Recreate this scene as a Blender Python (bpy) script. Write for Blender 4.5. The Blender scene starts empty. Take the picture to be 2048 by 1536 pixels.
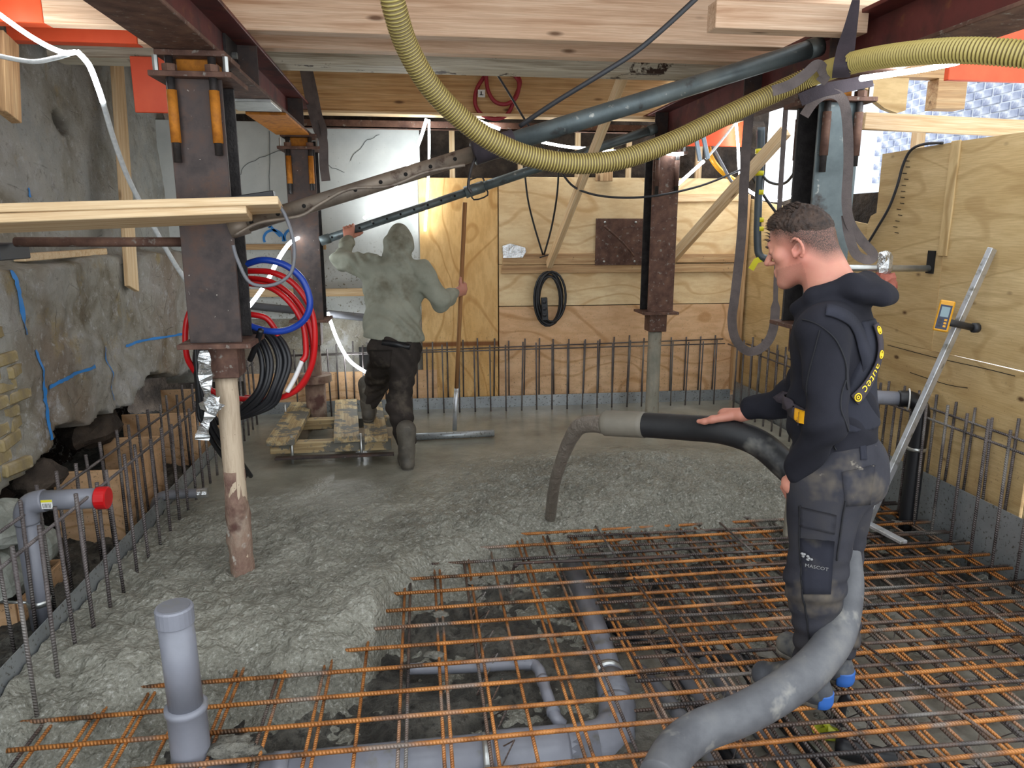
import bpy, math, random
import numpy as np
from mathutils import Vector, Matrix, noise as mnoise

# ------------------------------------------------------------------ camera, world, exposure
SC = bpy.context.scene
F, CX, CY, CAMH = 1450.0, 1024.0, 768.0, 1.70
PITCH = math.atan2(313.0, F); YAW = math.atan2(194.0, math.hypot(F, 313.0))
FW = Vector((math.sin(YAW)*math.cos(PITCH), math.cos(YAW)*math.cos(PITCH), -math.sin(PITCH)))
RT = Vector((math.cos(YAW), -math.sin(YAW), 0)); UP = RT.cross(FW)
CAM = Vector((0, 0, CAMH))
cam = bpy.data.cameras.new('camera'); camo = bpy.data.objects.new('camera', cam)
SC.collection.objects.link(camo); SC.camera = camo
cam.sensor_width = 36.0; cam.lens = F/2048*36; cam.clip_start = .05; cam.clip_end = 200
camo.matrix_world = Matrix(((RT.x, UP.x, -FW.x, 0), (RT.y, UP.y, -FW.y, 0), (RT.z, UP.z, -FW.z, CAMH), (0, 0, 0, 1)))
wd = bpy.data.worlds.new('overcast_sky'); SC.world = wd; wd.use_nodes = True
wd.node_tree.nodes['Background'].inputs[0].default_value = (.90, .95, 1.0, 1)
wd.node_tree.nodes['Background'].inputs[1].default_value = 1.5
SC.view_settings.view_transform = 'Standard'; SC.view_settings.look = 'None'
SC.view_settings.gamma = 1; SC.view_settings.use_curve_mapping = False
SC.view_settings.exposure = 0.74
SC.cycles.max_bounces = 6; SC.cycles.diffuse_bounces = 3; SC.cycles.glossy_bounces = 2; SC.cycles.caustics_reflective = False; SC.cycles.caustics_refractive = False

# ------------------------------------------------------------------ helpers
random.seed(7); RNG = np.random.default_rng(11)
COL = SC.collection
def ray(x, y): return RT*((x-CX)/F) - UP*((y-CY)/F) + FW
def aY(x, y, Y): r = ray(x, y); return CAM + r*(Y/r.y)      # where the line of sight meets a plane across the room
def aX(x, y, X): r = ray(x, y); return CAM + r*(X/r.x)
def aZ(x, y, Z): r = ray(x, y); return CAM + r*((Z-CAMH)/r.z)
def V(*a): return Vector(a)
def c(h, a=1.0):
    h = h.lstrip('#'); o = []
    for i in (0, 2, 4):
        v = int(h[i:i+2], 16)/255; o.append(v/12.92 if v <= .04045 else ((v+.055)/1.055)**2.4)
    return (*o, a)

WM = {}
def link(o, parent=None, M=None):
    COL.objects.link(o); M = M or Matrix(); WM[o.name] = M
    if parent is not None:
        o.parent = parent; o.matrix_basis = WM[parent.name].inverted() @ M
    else: o.matrix_basis = M
    return o
def tag(o, label=None, cat=None, group=None, kind=None):
    if label: o['label'] = label
    if cat: o['category'] = cat
    if group: o['group'] = group
    if kind: o['kind'] = kind
    return o
def thing(name, label, cat, loc=(0, 0, 0), group=None, kind=None, M=None):
    o = bpy.data.objects.new(name, None); o.empty_display_size = .1
    link(o, None, M or Matrix.Translation(Vector(loc))); return tag(o, label, cat, group, kind)

class MB:
    def __init__(s): s.v = []; s.f = []; s.m = []
    def add(s, vs, fs, mi=0):
        b = len(s.v); s.v += [tuple(p) for p in vs]; s.f += [tuple(i+b for i in f) for f in fs]; s.m += [mi]*len(fs); return s
    def box(s, lo, hi, ch=0.0, mi=0, M=None):
        lo = Vector(lo); hi = Vector(hi); ce = (lo+hi)/2; h = (hi-lo)/2
        ch = min(ch, .45*min(h))
        if ch <= 0:
            vs = [Vector((ce.x+sx*h.x, ce.y+sy*h.y, ce.z+sz*h.z)) for sz in (-1, 1) for sy in (-1, 1) for sx in (-1, 1)]
            fs = [(0, 2, 3, 1), (4, 5, 7, 6), (0, 1, 5, 4), (2, 6, 7, 3), (0, 4, 6, 2), (1, 3, 7, 5)]
        else:
            vs = []; idx = {}
            for sx in (-1, 1):
                for sy in (-1, 1):
                    for sz in (-1, 1):
                        for ax in range(3):
                            p = [sx*(h.x-ch), sy*(h.y-ch), sz*(h.z-ch)]; p[ax] = (sx, sy, sz)[ax]*h[ax]
                            idx[(sx, sy, sz, ax)] = len(vs); vs.append(ce+Vector(p))
            fs = []
            for ax in range(3):
                a, b = [(1, 2), (2, 0), (0, 1)][ax]
                for sg in (-1, 1):
                    q = []
                    for sa, sb in ((-1, -1), (1, -1), (1, 1), (-1, 1)):
                        k = [0, 0, 0]; k[ax] = sg; k[a] = sa; k[b] = sb; q.append(idx[(*k, ax)])
                    fs.append(q if sg > 0 else q[::-1])
            for ax in range(3):
                a, b = [(1, 2), (2, 0), (0, 1)][ax]
                for sa in (-1, 1):
                    for sb in (-1, 1):
                        k0 = [0, 0, 0]; k0[a] = sa; k0[b] = sb; k1 = k0[:]; k0[ax] = -1; k1[ax] = 1
                        q = [idx[(*k0, a)], idx[(*k1, a)], idx[(*k1, b)], idx[(*k0, b)]]
                        fs.append(q if sa*sb > 0 else q[::-1])
            for sx in (-1, 1):
                for sy in (-1, 1):
                    for sz in (-1, 1):
                        q = [idx[(sx, sy, sz, k)] for k in range(3)]; fs.append(q if sx*sy*sz > 0 else q[::-1])
        if M is not None: vs = [M @ p for p in vs]
        return s.add(vs, fs, mi)
    def tube(s, pts, r, n=8, caps=True, mi=0, closed=False, mis=None, flat=1.0):
        P = [Vector(p) for p in pts]; N = len(P); R = r if hasattr(r, '__len__') else [r]*N
        T = []
        for i in range(N):
            if closed: t = P[(i+1) % N]-P[i-1]
            else: t = P[min(i+1, N-1)]-P[max(i-1, 0)]
            T.append(t.normalized() if t.length > 1e-9 else V(0, 0, 1))
        a = V(0, 0, 1) if abs(T[0].z) < .9 else V(1, 0, 0); u = T[0].cross(a).normalized(); vs = []
        for i in range(N):
            u = (u-T[i]*u.dot(T[i])).normalized(); w = T[i].cross(u)
            for k in range(n):
                an = 2*math.pi*k/n; vs.append(P[i]+(u*math.cos(an)+w*math.sin(an)*flat)*R[i])
        fs = []; ms = []
        for i in range(N if closed else N-1):
            j = (i+1) % N
            for k in range(n):
                fs.append((i*n+k, i*n+(k+1) % n, j*n+(k+1) % n, j*n+k)); ms.append(mis[i] if mis else mi)
        if caps and not closed:
            fs.append(tuple(range(n-1, -1, -1))); fs.append(tuple((N-1)*n+k for k in range(n))); ms += [ms[0], ms[-1]]
        b = len(s.v); s.v += [tuple(p) for p in vs]; s.f += [tuple(i+b for i in f) for f in fs]; s.m += ms; return s
    def prism(s, poly, axis, lo, hi, mi=0):
        n = len(poly); vs = []
        for h in (lo, hi):
            for a, b in poly:
                p = [0, 0, 0]; o = [k for k in range(3) if k != axis]; p[axis] = h; p[o[0]] = a; p[o[1]] = b; vs.append(p)
        fs = [tuple(range(n-1, -1, -1)), tuple(range(n, 2*n))]+[(i, (i+1) % n, n+(i+1) % n, n+i) for i in range(n)]
        return s.add(vs, fs, mi)
    def ribbon(s, pts, nrm, w, th=.003, mi=0):
        P = [Vector(p) for p in pts]; N = len(P); vs = []; fs = []
        for i in range(N):
            t = (P[min(i+1, N-1)]-P[max(i-1, 0)]).normalized()
            nn = Vector(nrm[i] if hasattr(nrm[0], '__len__') else nrm); sd = t.cross(nn).normalized(); n2 = sd.cross(t).normalized()
            ww = (w[i] if hasattr(w, '__len__') else w)/2
            vs += [P[i]-sd*ww+n2*th/2, P[i]+sd*ww+n2*th/2, P[i]+sd*ww-n2*th/2, P[i]-sd*ww-n2*th/2]
        for i in range(N-1):
            for k in range(4): fs.append((4*i+k, 4*i+(k+1) % 4, 4*i+4+(k+1) % 4, 4*i+4+k))
        fs += [(3, 2, 1, 0), (4*N-4, 4*N-3, 4*N-2, 4*N-1)]
        return s.add(vs, fs, mi)
    def sphere(s, ce, r, nu=12, nv=8, mi=0):
        ce = Vector(ce); r = Vector(r) if hasattr(r, '__len__') else V(r, r, r); vs = [ce+V(0, 0, -r.z)]
        for j in range(1, nv):
            ph = -math.pi/2+math.pi*j/nv
            for i in range(nu):
                a = 2*math.pi*i/nu; vs.append(ce+V(r.x*math.cos(ph)*math.cos(a), r.y*math.cos(ph)*math.sin(a), r.z*math.sin(ph)))
        vs.append(ce+V(0, 0, r.z)); fs = []
        for i in range(nu): fs.append((0, 1+(i+1) % nu, 1+i))
        for j in range(nv-2):
            for i in range(nu): a = 1+j*nu; fs.append((a+i, a+(i+1) % nu, a+nu+(i+1) % nu, a+nu+i))
        L = len(vs)-1; a = 1+(nv-2)*nu
        for i in range(nu): fs.append((a+i, a+(i+1) % nu, L))
        return s.add(vs, fs, mi)

def raw(name, v, f, mats, parent=None, smooth=False, M=None, mi=None):
    me = bpy.data.meshes.new(name); me.from_pydata(v, [], f)
    for m in (mats if isinstance(mats, (list, tuple)) else [mats]): me.materials.append(m)
    if mi is not None and any(mi): me.polygons.foreach_set('material_index', np.array(mi, dtype=np.int32))
    if smooth: me.polygons.foreach_set('use_smooth', np.ones(len(f), dtype=bool))
    me.update(); return link(bpy.data.objects.new(name, me), parent, M)
def mk(name, mb, mats, parent=None, smooth=False, local=False):
    """mesh given in world space; the origin goes to the middle of its base"""
    a = np.array(mb.v, dtype=float); o = (a.min(0)+a.max(0))/2
    if parent is None: o[2] = a[:, 2].min()
    return raw(name, (a-o).tolist(), mb.f, mats, parent, smooth, Matrix.Translation(Vector(o)), mb.m)
def frame(p0, p1, up=(0, 0, 1)):
    p0 = Vector(p0); p1 = Vector(p1); x = (p1-p0).normalized(); up = Vector(up)
    y = up.cross(x)
    if y.length < 1e-4: y = V(0, 1, 0) if abs(x.y) < .9 else V(1, 0, 0); y = (y-x*y.dot(x))
    y.normalize(); z = x.cross(y); M = Matrix((x, y, z)).transposed().to_4x4(); M.translation = (p0+p1)/2; return M, (p1-p0).length
def board(name, p0, p1, w, h, mat, parent=None, up=(0, 0, 1), ch=.003):
    """squared timber or plate from p0 to p1; local x runs along the grain, h along up"""
    M, L = frame(p0, p1, up); mb = MB().box((-L/2, -w/2, -h/2), (L/2, w/2, h/2), ch)
    return raw(name, mb.v, mb.f, mat, parent, False, M)
def rod(name, p0, p1, r, mat, parent=None, n=8, smooth=True):
    M, L = frame(p0, p1); mb = MB().tube([(-L/2, 0, 0), (L/2, 0, 0)], r, n)
    return raw(name, mb.v, mb.f, mat, parent, smooth, M)
def spline(pts, n=8, closed=False):
    P = [Vector(p) for p in pts]; N = len(P); out = []
    for i in range(N if closed else N-1):
        a, b, d, e = (P[(i-1) % N], P[i], P[(i+1) % N], P[(i+2) % N]) if closed else (P[max(i-1, 0)], P[i], P[i+1], P[min(i+2, N-1)])
        for k in range(n):
            t = k/n; out.append(.5*((2*b)+(d-a)*t+(2*a-5*b+4*d-e)*t*t+(3*b-a-3*d+e)*t*t*t))
    if not closed: out.append(P[-1])
    return out
def pxpath(lst, n=6): return spline([aY(*q) for q in lst], n)
def copy_tree(o, M, parent=None):
    cp = o.copy(); link(cp, parent, M)
    for ch in list(o.children): copy_tree(ch, M @ (WM[o.name].inverted() @ WM[ch.name]), cp)
    return cp

_fb = {}
def vnoise(x, y, seed=0):
    if seed not in _fb: _fb[seed] = np.random.default_rng(seed+100).random((256, 256))
    g = _fb[seed]; x = np.asarray(x, float); y = np.asarray(y, float)
    xi = np.floor(x).astype(int); yi = np.floor(y).astype(int); fx = x-xi; fy = y-yi
    fx = fx*fx*(3-2*fx); fy = fy*fy*(3-2*fy)
    a = g[xi & 255, yi & 255]; b = g[(xi+1) & 255, yi & 255]; d = g[xi & 255, (yi+1) & 255]; e = g[(xi+1) & 255, (yi+1) & 255]
    return (a*(1-fx)+b*fx)*(1-fy)+(d*(1-fx)+e*fx)*fy
def fbm(x, y, o=4, seed=0, gain=.5):
    s = 0; a = 1; t = 0
    for i in range(o): s = s+a*vnoise(np.asarray(x)*2**i, np.asarray(y)*2**i, seed+i); t += a; a *= gain
    return s/t-.5
def sstep(a, b, x): t = np.clip((x-a)/(b-a), 0, 1); return t*t*(3-2*t)
def grid_mesh(P, keep=None):
    n, m = P.shape[:2]; v = P.reshape(-1, 3); I = np.arange(n*m).reshape(n, m)
    f = np.stack([I[:-1, :-1], I[1:, :-1], I[1:, 1:], I[:-1, 1:]], -1)
    if keep is not None: f = f[keep]
    f = f.reshape(-1, 4); used = np.unique(f); mp = np.full(n*m, -1); mp[used] = np.arange(len(used))
    return v[used], mp[f]
def raw_np(name, v, f, mats, parent=None, smooth=True, M=None, cast=None):
    me = bpy.data.meshes.new(name); k = f.shape[1]
    me.vertices.add(len(v)); me.vertices.foreach_set('co', np.ascontiguousarray(v, dtype=np.float32).ravel())
    me.loops.add(f.size); me.loops.foreach_set('vertex_index', f.astype(np.int32).ravel())
    me.polygons.add(len(f)); me.polygons.foreach_set('loop_start', np.arange(0, f.size, k, dtype=np.int32))
    me.polygons.foreach_set('use_smooth', np.full(len(f), smooth, dtype=bool))
    for m in (mats if isinstance(mats, (list, tuple)) else [mats]): me.materials.append(m)
    me.update(calc_edges=True); me.validate()
    return link(bpy.data.objects.new(name, me), parent, M)

# ------------------------------------------------------------------ materials
class NT:
    def __init__(s, name):
        s.m = bpy.data.materials.new(name); s.m.use_nodes = True; s.t = s.m.node_tree; s.b = s.t.nodes['Principled BSDF']
    def n(s, typ, **k):
        o = s.t.nodes.new('ShaderNode'+typ)
        for a, b in k.items(): setattr(o, a, b)
        return o
    def l(s, a, b): s.t.links.new(a, b)
    def put(s, sock, v):
        if hasattr(v, 'links') or hasattr(v, 'is_linked'): s.l(v, sock)
        else: sock.default_value = v
    def co(s, kind='Object', scale=(1, 1, 1), loc=(0, 0, 0)):
        tc = s.n('TexCoord'); mp = s.n('Mapping'); s.l(tc.outputs[kind], mp.inputs[0]); mp.inputs[3].default_value = scale; mp.inputs[1].default_value = loc
        return mp.outputs[0]
    def noise(s, vec, scale, detail=5, rough=.55, dist=0):
        o = s.n('TexNoise'); s.l(vec, o.inputs['Vector']); o.inputs['Scale'].default_value = scale; o.inputs['Detail'].default_value = detail
        o.inputs['Roughness'].default_value = rough; o.inputs['Distortion'].default_value = dist; return o.outputs['Fac']
    def vor(s, vec, scale, feature='F1'):
        o = s.n('TexVoronoi', feature=feature); s.l(vec, o.inputs['Vector']); o.inputs['Scale'].default_value = scale; return o.outputs['Distance']
    def ramp(s, fac, stops):
        o = s.n('ValToRGB'); s.l(fac, o.inputs[0]); e = o.color_ramp.elements
        while len(e) < len(stops): e.new(.5)
        for i, (p, col) in enumerate(stops): e[i].position = p; e[i].color = col if hasattr(col, '__len__') else (col, col, col, 1)
        return o.outputs[0]
    def mix(s, fac, a, b, typ='MIX'):
        o = s.n('Mix', data_type='RGBA', blend_type=typ); s.put(o.inputs[0], fac); s.put(o.inputs[6], a); s.put(o.inputs[7], b); return o.outputs[2]
    def math(s, op, a, b=0.0):
        o = s.n('Math', operation=op); s.put(o.inputs[0], a); s.put(o.inputs[1], b); return o.outputs[0]
    def mixv(s, vec, f, k):
        m = s.n('VectorMath', operation='ADD'); s.l(vec, m.inputs[0]); c3 = s.n('CombineXYZ'); q = s.math('MULTIPLY', f, k); [s.l(q, c3.inputs[i]) for i in range(3)]; s.l(c3.outputs[0], m.inputs[1]); return m.outputs[0]
    def posz(s):
        g = s.n('NewGeometry'); x = s.n('SeparateXYZ'); s.l(g.outputs['Position'], x.inputs[0]); return x.outputs[2]
    def bump(s, h, st=.4, d=.01):
        o = s.n('Bump'); s.put(o.inputs['Height'], h); o.inputs['Strength'].default_value = st; o.inputs['Distance'].default_value = d; s.l(o.outputs[0], s.b.inputs['Normal'])
    def fin(s, col, rough=.6, metal=0.0, spec=.5):
        s.put(s.b.inputs['Base Color'], col); s.put(s.b.inputs['Roughness'], rough); s.put(s.b.inputs['Metallic'], metal)
        s.b.inputs['Specular IOR Level'].default_value = spec; return s.m

def mat(name, cols, scale=6, stretch=(1, 1, 1), rough=.7, metal=0.0, bump=.25, bscale=40, bd=.004, spots=(), dist=0, spec=.4, lo=.3, hi=.72, detail=6):
    """mottled surface: a noise through the colours, then coloured spots (col, scale, from, to[, z0, z1])"""
    s = NT(name); vec = s.co(scale=stretch); f = s.noise(vec, scale, detail, .6, dist); k = len(cols)
    col = s.ramp(f, [(lo+(hi-lo)*i/max(1, k-1), c(h)) for i, h in enumerate(cols)]) if k > 1 else c(cols[0])
    for sp in spots:
        m = s.ramp(s.noise(s.co(loc=(3.1*sp[1] % 7, 1.7, 5)), sp[1], 4, .6), [(sp[2], 0.0), (sp[3], 1.0)])
        if len(sp) > 4:
            z = s.n('MapRange'); s.l(s.posz(), z.inputs[0]); z.inputs[1].default_value = sp[4]; z.inputs[2].default_value = sp[5]
            z.inputs[3].default_value = 1; z.inputs[4].default_value = 0; m = s.math('MULTIPLY', m, z.outputs[0])
        col = s.mix(m, col, c(sp[0]))
    if bump: s.bump(s.noise(vec, bscale, 5, .6), bump, bd)
    return s.fin(col, rough, metal, spec)
def wood(name, light, mid, dark, knots=True, rough=.65, spl=None, sx=1.0):
    s = NT(name); v = s.co(scale=(.6*sx, 17, 17)); v2 = s.co(scale=(1, 1, 1))
    f = s.noise(v, 2.2, 8, .6, .4); col = s.ramp(f, [(.3, c(dark)), (.47, c(mid)), (.7, c(light))])
    fine = s.noise(s.co(scale=(1.5, 70, 70)), 3, 4, .6); col = s.mix(s.ramp(fine, [(.40, .5), (.58, 0.0)]), col, c(dark))
    col = s.mix(s.ramp(s.noise(v2, 1.3, 3), [(.4, 0.0), (.75, .35)]), col, c(light))
    if knots:
        k = s.vor(s.co(scale=(1.3, 4.5, 4.5)), 1.6); col = s.mix(s.ramp(k, [(.05, .85), (.12, 0.0)]), col, c('#5a3a22'))
    if spl: col = s.mix(s.ramp(s.noise(v2, spl[1], 5, .7), [(spl[2], 0.0), (spl[2]+.05, 1.0)]), col, c(spl[0]))
    s.bump(s.noise(v, 6, 6, .6), .15, .003); return s.fin(col, rough, 0, .3)
def ply(name, light, mid, line, knot, spl=.62, splz=(0, 1.2), freq=34, yz=False, ls=.55):
    s = NT(name); o3 = (lambda a, b, d: (d, a, b)) if yz else (lambda a, b, d: (a, b, d)); v = s.co(scale=o3(.7, 2.6, 1)); n0 = s.noise(v, .95, 2, .45, .25)
    w = s.math('SINE', s.math('MULTIPLY', n0, freq*2.6)); base = s.ramp(s.noise(s.co(scale=o3(.5, 2.5, 1)), 2, 6, .6), [(.3, c(mid)), (.65, c(light))])
    col = s.mix(s.ramp(w, [(.80, 0.0), (1.0, ls)]), base, c(line))
    fine = s.noise(s.co(scale=o3(2.5, 60, 8)), 3, 4, .6); col = s.mix(s.ramp(fine, [(.4, .28), (.6, 0.0)]), col, c(line))
    kv = s.vor(s.co(scale=o3(1.6, 3.0, .01)), 2.3); col = s.mix(s.ramp(kv, [(.06, .9), (.085, .45), (.13, 0.0)]), col, c(knot))
    dirt = s.ramp(s.noise(s.co(), 70, 3, .7), [(spl, 0.0), (spl+.05, .75)])
    z = s.n('MapRange'); s.l(s.posz(), z.inputs[0]); z.inputs[1].default_value = splz[0]; z.inputs[2].default_value = splz[1]; z.inputs[3].default_value = 1; z.inputs[4].default_value = .12
    col = s.mix(s.math('MULTIPLY', dirt, z.outputs[0]), col, c('#5b4a38'))
    col = s.mix(s.math('MULTIPLY', s.ramp(s.noise(s.co(loc=(4, 2, 1)), 2.3, 5, .6), [(.45, 0.0), (.75, .5)]), z.outputs[0]), col, c('#8a6040'))
    s.bump(fine, .08, .002); return s.fin(col, .62, 0, .3)
def rebar_mat(name, a, b, d):
    s = NT(name);
    tc = s.n('TexCoord'); x = s.n('SeparateXYZ'); s.l(tc.outputs['Object'], x.inputs[0]); y = s.math('ADD', x.outputs[0], s.math('MULTIPLY', x.outputs[1], .6))
    rib = s.math('SINE', s.math('MULTIPLY', y, 520.0)); g = s.n('NewGeometry'); nz = s.n('TexNoise'); s.l(g.outputs['Position'], nz.inputs['Vector']); nz.inputs['Scale'].default_value = 9; nz.inputs['Detail'].default_value = 5
    col = s.ramp(nz.outputs['Fac'], [(.33, c(d)), (.45, c(b)), (.62, c(a))])
    n2 = s.n('TexNoise'); s.l(g.outputs['Position'], n2.inputs['Vector']); n2.inputs['Scale'].default_value = 3.1
    col = s.mix(s.ramp(n2.outputs['Fac'], [(.55, 0.0), (.66, .75)]), col, c('#84807a'))
    s.bump(rib, .5, .003); return s.fin(col, .45, .15, .5)
def pvc(name, a, b, rough=.33): return mat(name, [a, b], 5, rough=rough, bump=.04, bscale=30, spots=[('#6f6d66', 9, .60, .72)])
def plain(name, h, rough=.5, metal=0.0, spec=.5):
    s = NT(name); f = s.noise(s.co(), 14, 4); b = c(h); return s.fin(s.mix(s.ramp(f, [(.3, 0.0), (.75, .3)]), b, tuple(x*.72 for x in b[:3])+(1,)), rough, metal, spec)
def glow(name, h, st):
    s = NT(name); s.b.inputs['Base Color'].default_value = c(h); s.b.inputs['Emission Color'].default_value = c(h); s.b.inputs['Emission Strength'].default_value = st; return s.m

M_PINE = wood('pine_timber', '#f0dcb8', '#e2c498', '#c09668')
M_PINK = wood('planed_spruce', '#ecd3b8', '#ddbb9c', '#b58c6c')
M_BEAM = wood('new_beam', '#e8c998', '#d6ad78', '#a67a4a')
M_OLD = wood('painted_old_joist', '#d8d3c2', '#c4bca6', '#7c6a55', False, spl=('#3a2a20', 5, .59))
M_PLANK = wood('deck_plank', '#cdbd94', '#b29a70', '#7d6444', False, spl=('#6e6b62', 7, .50))
M_ENDG = wood('weathered_batten', '#d9bd92', '#c09a6e', '#8c6747', True, spl=('#5f5140', 20, .66))
M_PLY = ply('plywood_pale', '#f4deb2', '#e8c794', '#c4935a', '#8a4e22', .62, (0, 1.2), 30, False, .45)
M_PLYO = ply('plywood_orange', '#efc98c', '#dfb06c', '#b67e3c', '#7a4520', .62, (0, 1.2), 34, False, .5)
M_PLYL = ply('plywood_low', '#eec9a0', '#dcae80', '#b5824c', '#7a4520', .62, (0, 1.3))
M_PLYR = ply('plywood_right', '#dfc594', '#c8aa76', '#9c7a48', '#4a2c18', .64, (.2, 1.3), 16, True, .35)
M_PLYX = ply('plywood_offcut', '#dfc594', '#c8aa76', '#9c7a48', '#4a2c18', .64, (.2, 1.3), 16)
M_ORANGE = mat('orange_paint', ['#d94a24', '#ea5f36'], 4, rough=.5, bump=.1)
M_STEEL = mat('dark_steel', ['#2f2b2b', '#4a403d', '#5a4338'], 7, rough=.55, metal=.35, bump=.15, spots=[('#5c4436', 9, .58, .75), ('#b0aaa0', 42, .69, .73)])
M_MAROON = mat('primer_steel', ['#552a28', '#713a37', '#5e3834'], 4, rough=.55, metal=.2, bump=.12, spots=[('#86593a', 9, .60, .75), ('#34292a', 3, .5, .7)])
M_PLATE = mat('rusty_plate', ['#4a342c', '#664b40', '#7b5d4c'], 12, rough=.75, metal=.2, bump=.3, spots=[('#8b857c', 30, .60, .70)])
M_RUSTO = mat('orange_rust', ['#7a4518', '#c07a26', '#8a5420'], 10, rough=.7, metal=.2, bump=.2)
M_ROD = mat('threaded_steel', ['#2c2a2a', '#474342'], 18, (1, 1, 1), .5, .5, .5, 90)
M_ZINC = mat('zinc', ['#a9aba8', '#c9cbc8'], 12, rough=.35, metal=.8, bump=.1)
M_GREYPAINT = mat('grey_blue_steel', ['#4c5557', '#5f696b', '#6d7676'], 6, rough=.45, metal=.4, bump=.12, spots=[('#a9aaa4', 14, .64, .72), ('#3b2f2b', 8, .62, .75)])
M_PIPEB = mat('brown_pipe', ['#5e544c', '#7b7064', '#8a7c6d'], 8, rough=.5, metal=.35, bump=.15, spots=[('#4a3a32', 16, .58, .7)])
M_HOLE = plain('hole_dark', '#141210', .9)
M_PILE = mat('pile_crust', ['#6d5148', '#8f7767', '#a89a8a'], 9, (1, 1, .6), .85, 0, .8, 24, .02, spots=[('#5a3f38', 5, .5, .62), ('#b7b2a8', 13, .62, .7)])
M_PILEW = mat('pile_pale', ['#a8937c', '#c6b49c', '#b8a48c'], 14, (3, 3, .35), .85, 0, .35, 30, .006, spots=[('#6c5a4a', 60, .66, .72)])
M_PILEG = mat('pile_concrete', ['#7c7c70', '#918d80', '#a59c8c'], 9, (1, 1, .7), .8, 0, .6, 26, .012, spots=[('#6a5244', 6, .55, .65)])
M_PLASTER = mat('grey_white_plaster', ['#b9bdba', '#c9ccc8', '#d6d8d4'], 2.2, rough=.8, bump=.12, bscale=9, spots=[('#8d8f89', 60, .69, .72), ('#7d7866', 45, .60, .66, 1.2, 1.7)])
M_LED = glow('led_rope_lit', '#f4fbff', 20.0)
M_LEDOFF = mat('led_rope_clear', ['#cfd6d8', '#eef2f2'], 60, rough=.25, bump=.3)
M_RED = plain('red_plastic', '#c4161b', .3); M_BLUE = plain('blue_plastic', '#1c3f9c', .3); M_BLACK = plain('black_rubber', '#17181c', .42)
M_WHITE = plain('white_plastic', '#e4e4e2', .4); M_DCABLE = plain('dark_cable', '#2e2f33', .5); M_CRIMSON = plain('crimson_cable', '#9c2b38', .45)
M_PVC = pvc('grey_pvc', '#74767e', '#84868f'); M_PVCD = pvc('grey_pvc_dull', '#66676c', '#76777c', .45)
M_HOSER = mat('black_hose', ['#1d1e20', '#2b2b2c'], 6, rough=.5, bump=.15, spots=[('#77756e', 5, .60, .8)])
M_HOSED = mat('dusty_hose', ['#45464a', '#5c5d60', '#747370'], 5, rough=.6, bump=.2, spots=[('#98958c', 7, .58, .75), ('#2e2f33', 4, .55, .7)])
M_HOSEC = mat('concrete_coated_hose', ['#6c675c', '#7a7468'], 9, rough=.55, bump=.3)
M_SLURRY = mat('pouring_concrete', ['#6a6259', '#7b7268'], 12, rough=.35, bump=.8, bscale=30, bd=.02)
M_FOIL = mat('foil', ['#b4b6b6', '#dfe1e1'], 22, rough=.25, metal=.85, bump=.9, bscale=14, bd=.02)
M_STRAP = mat('lashing_strap', ['#4d4645', '#605755', '#6d625e'], 9, rough=.8, bump=.5, bscale=140)
M_STRAPD = mat('dark_strap', ['#2f2a30', '#453c42'], 9, rough=.8, bump=.5, bscale=140)
M_GALV = mat('galvanised_sheet', ['#8b9093', '#a3a8aa', '#b4b8ba'], 3, rough=.4, metal=.55, bump=.05, spots=[('#6f7068', 50, .58, .63)])
M_ALU = mat('aluminium', ['#b9bdc4', '#cfd2d6', '#a9aca8'], 6, rough=.4, metal=.6, bump=.15, spots=[('#8d8b82', 14, .55, .68)])
M_YEL = plain('yellow_case', '#e3a21c', .4); M_YTAPE = plain('yellow_tape', '#d9d11e', .5); M_SCREEN = plain('lcd_glass', '#7f98a0', .15); M_NAVY = plain('navy_panel', '#27304a', .4)
M_SOIL = mat('dark_soil', ['#17120f', '#2b211b', '#3a2e26'], 7, rough=.95, bump=.9, bscale=14, bd=.03)
M_STONE = mat('rubble_stone', ['#5f625c', '#8a8d84', '#b9bab2'], 5, rough=.85, bump=.7, bscale=14, bd=.02, spots=[('#2a6fb8', 4, .62, .66)])
M_BRICKO = mat('ochre_brick', ['#7c705c', '#98875f', '#aca08c'], 8, rough=.9, bump=.7, bscale=25, bd=.01, spots=[('#c9c2b6', 7, .56, .7), ('#6a6058', 9, .6, .75)])
M_BRICKW = mat('limewashed_brick', ['#7f86a0', '#98a0b6', '#b8bfce'], 7, rough=.85, bump=.4, bscale=20, bd=.006, spots=[('#dfe3ea', 9, .52, .7)])
M_BRICKC = mat('white_brick', ['#b4bec8', '#c9d2da', '#dbe2e8'], 7, rough=.85, bump=.5, bscale=18, bd=.008)
M_MORTAR = mat('pale_mortar', ['#c4cad2', '#dde2e8'], 12, rough=.9, bump=.4, bscale=40)
M_DARKST = mat('dark_masonry', ['#241f1b', '#40372f', '#5b4f44'], 6, rough=.9, bump=.9, bscale=10, bd=.04)
M_RB = rebar_mat('rusty_rebar', '#c07f42', '#98602f', '#5a4433'); M_RBD = rebar_mat('dark_rebar', '#6b5648', '#4d4340', '#35302f'); M_RBG = rebar_mat('steel_rebar', '#6a6260', '#564f4e', '#47413f')
M_HY = plain('yellow_rib', '#b9a862', .45); M_HYD = plain('brown_groove', '#6f5f34', .5)
M_BLUEP = plain('blue_spray_paint', '#2f86d2', .6)
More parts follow.
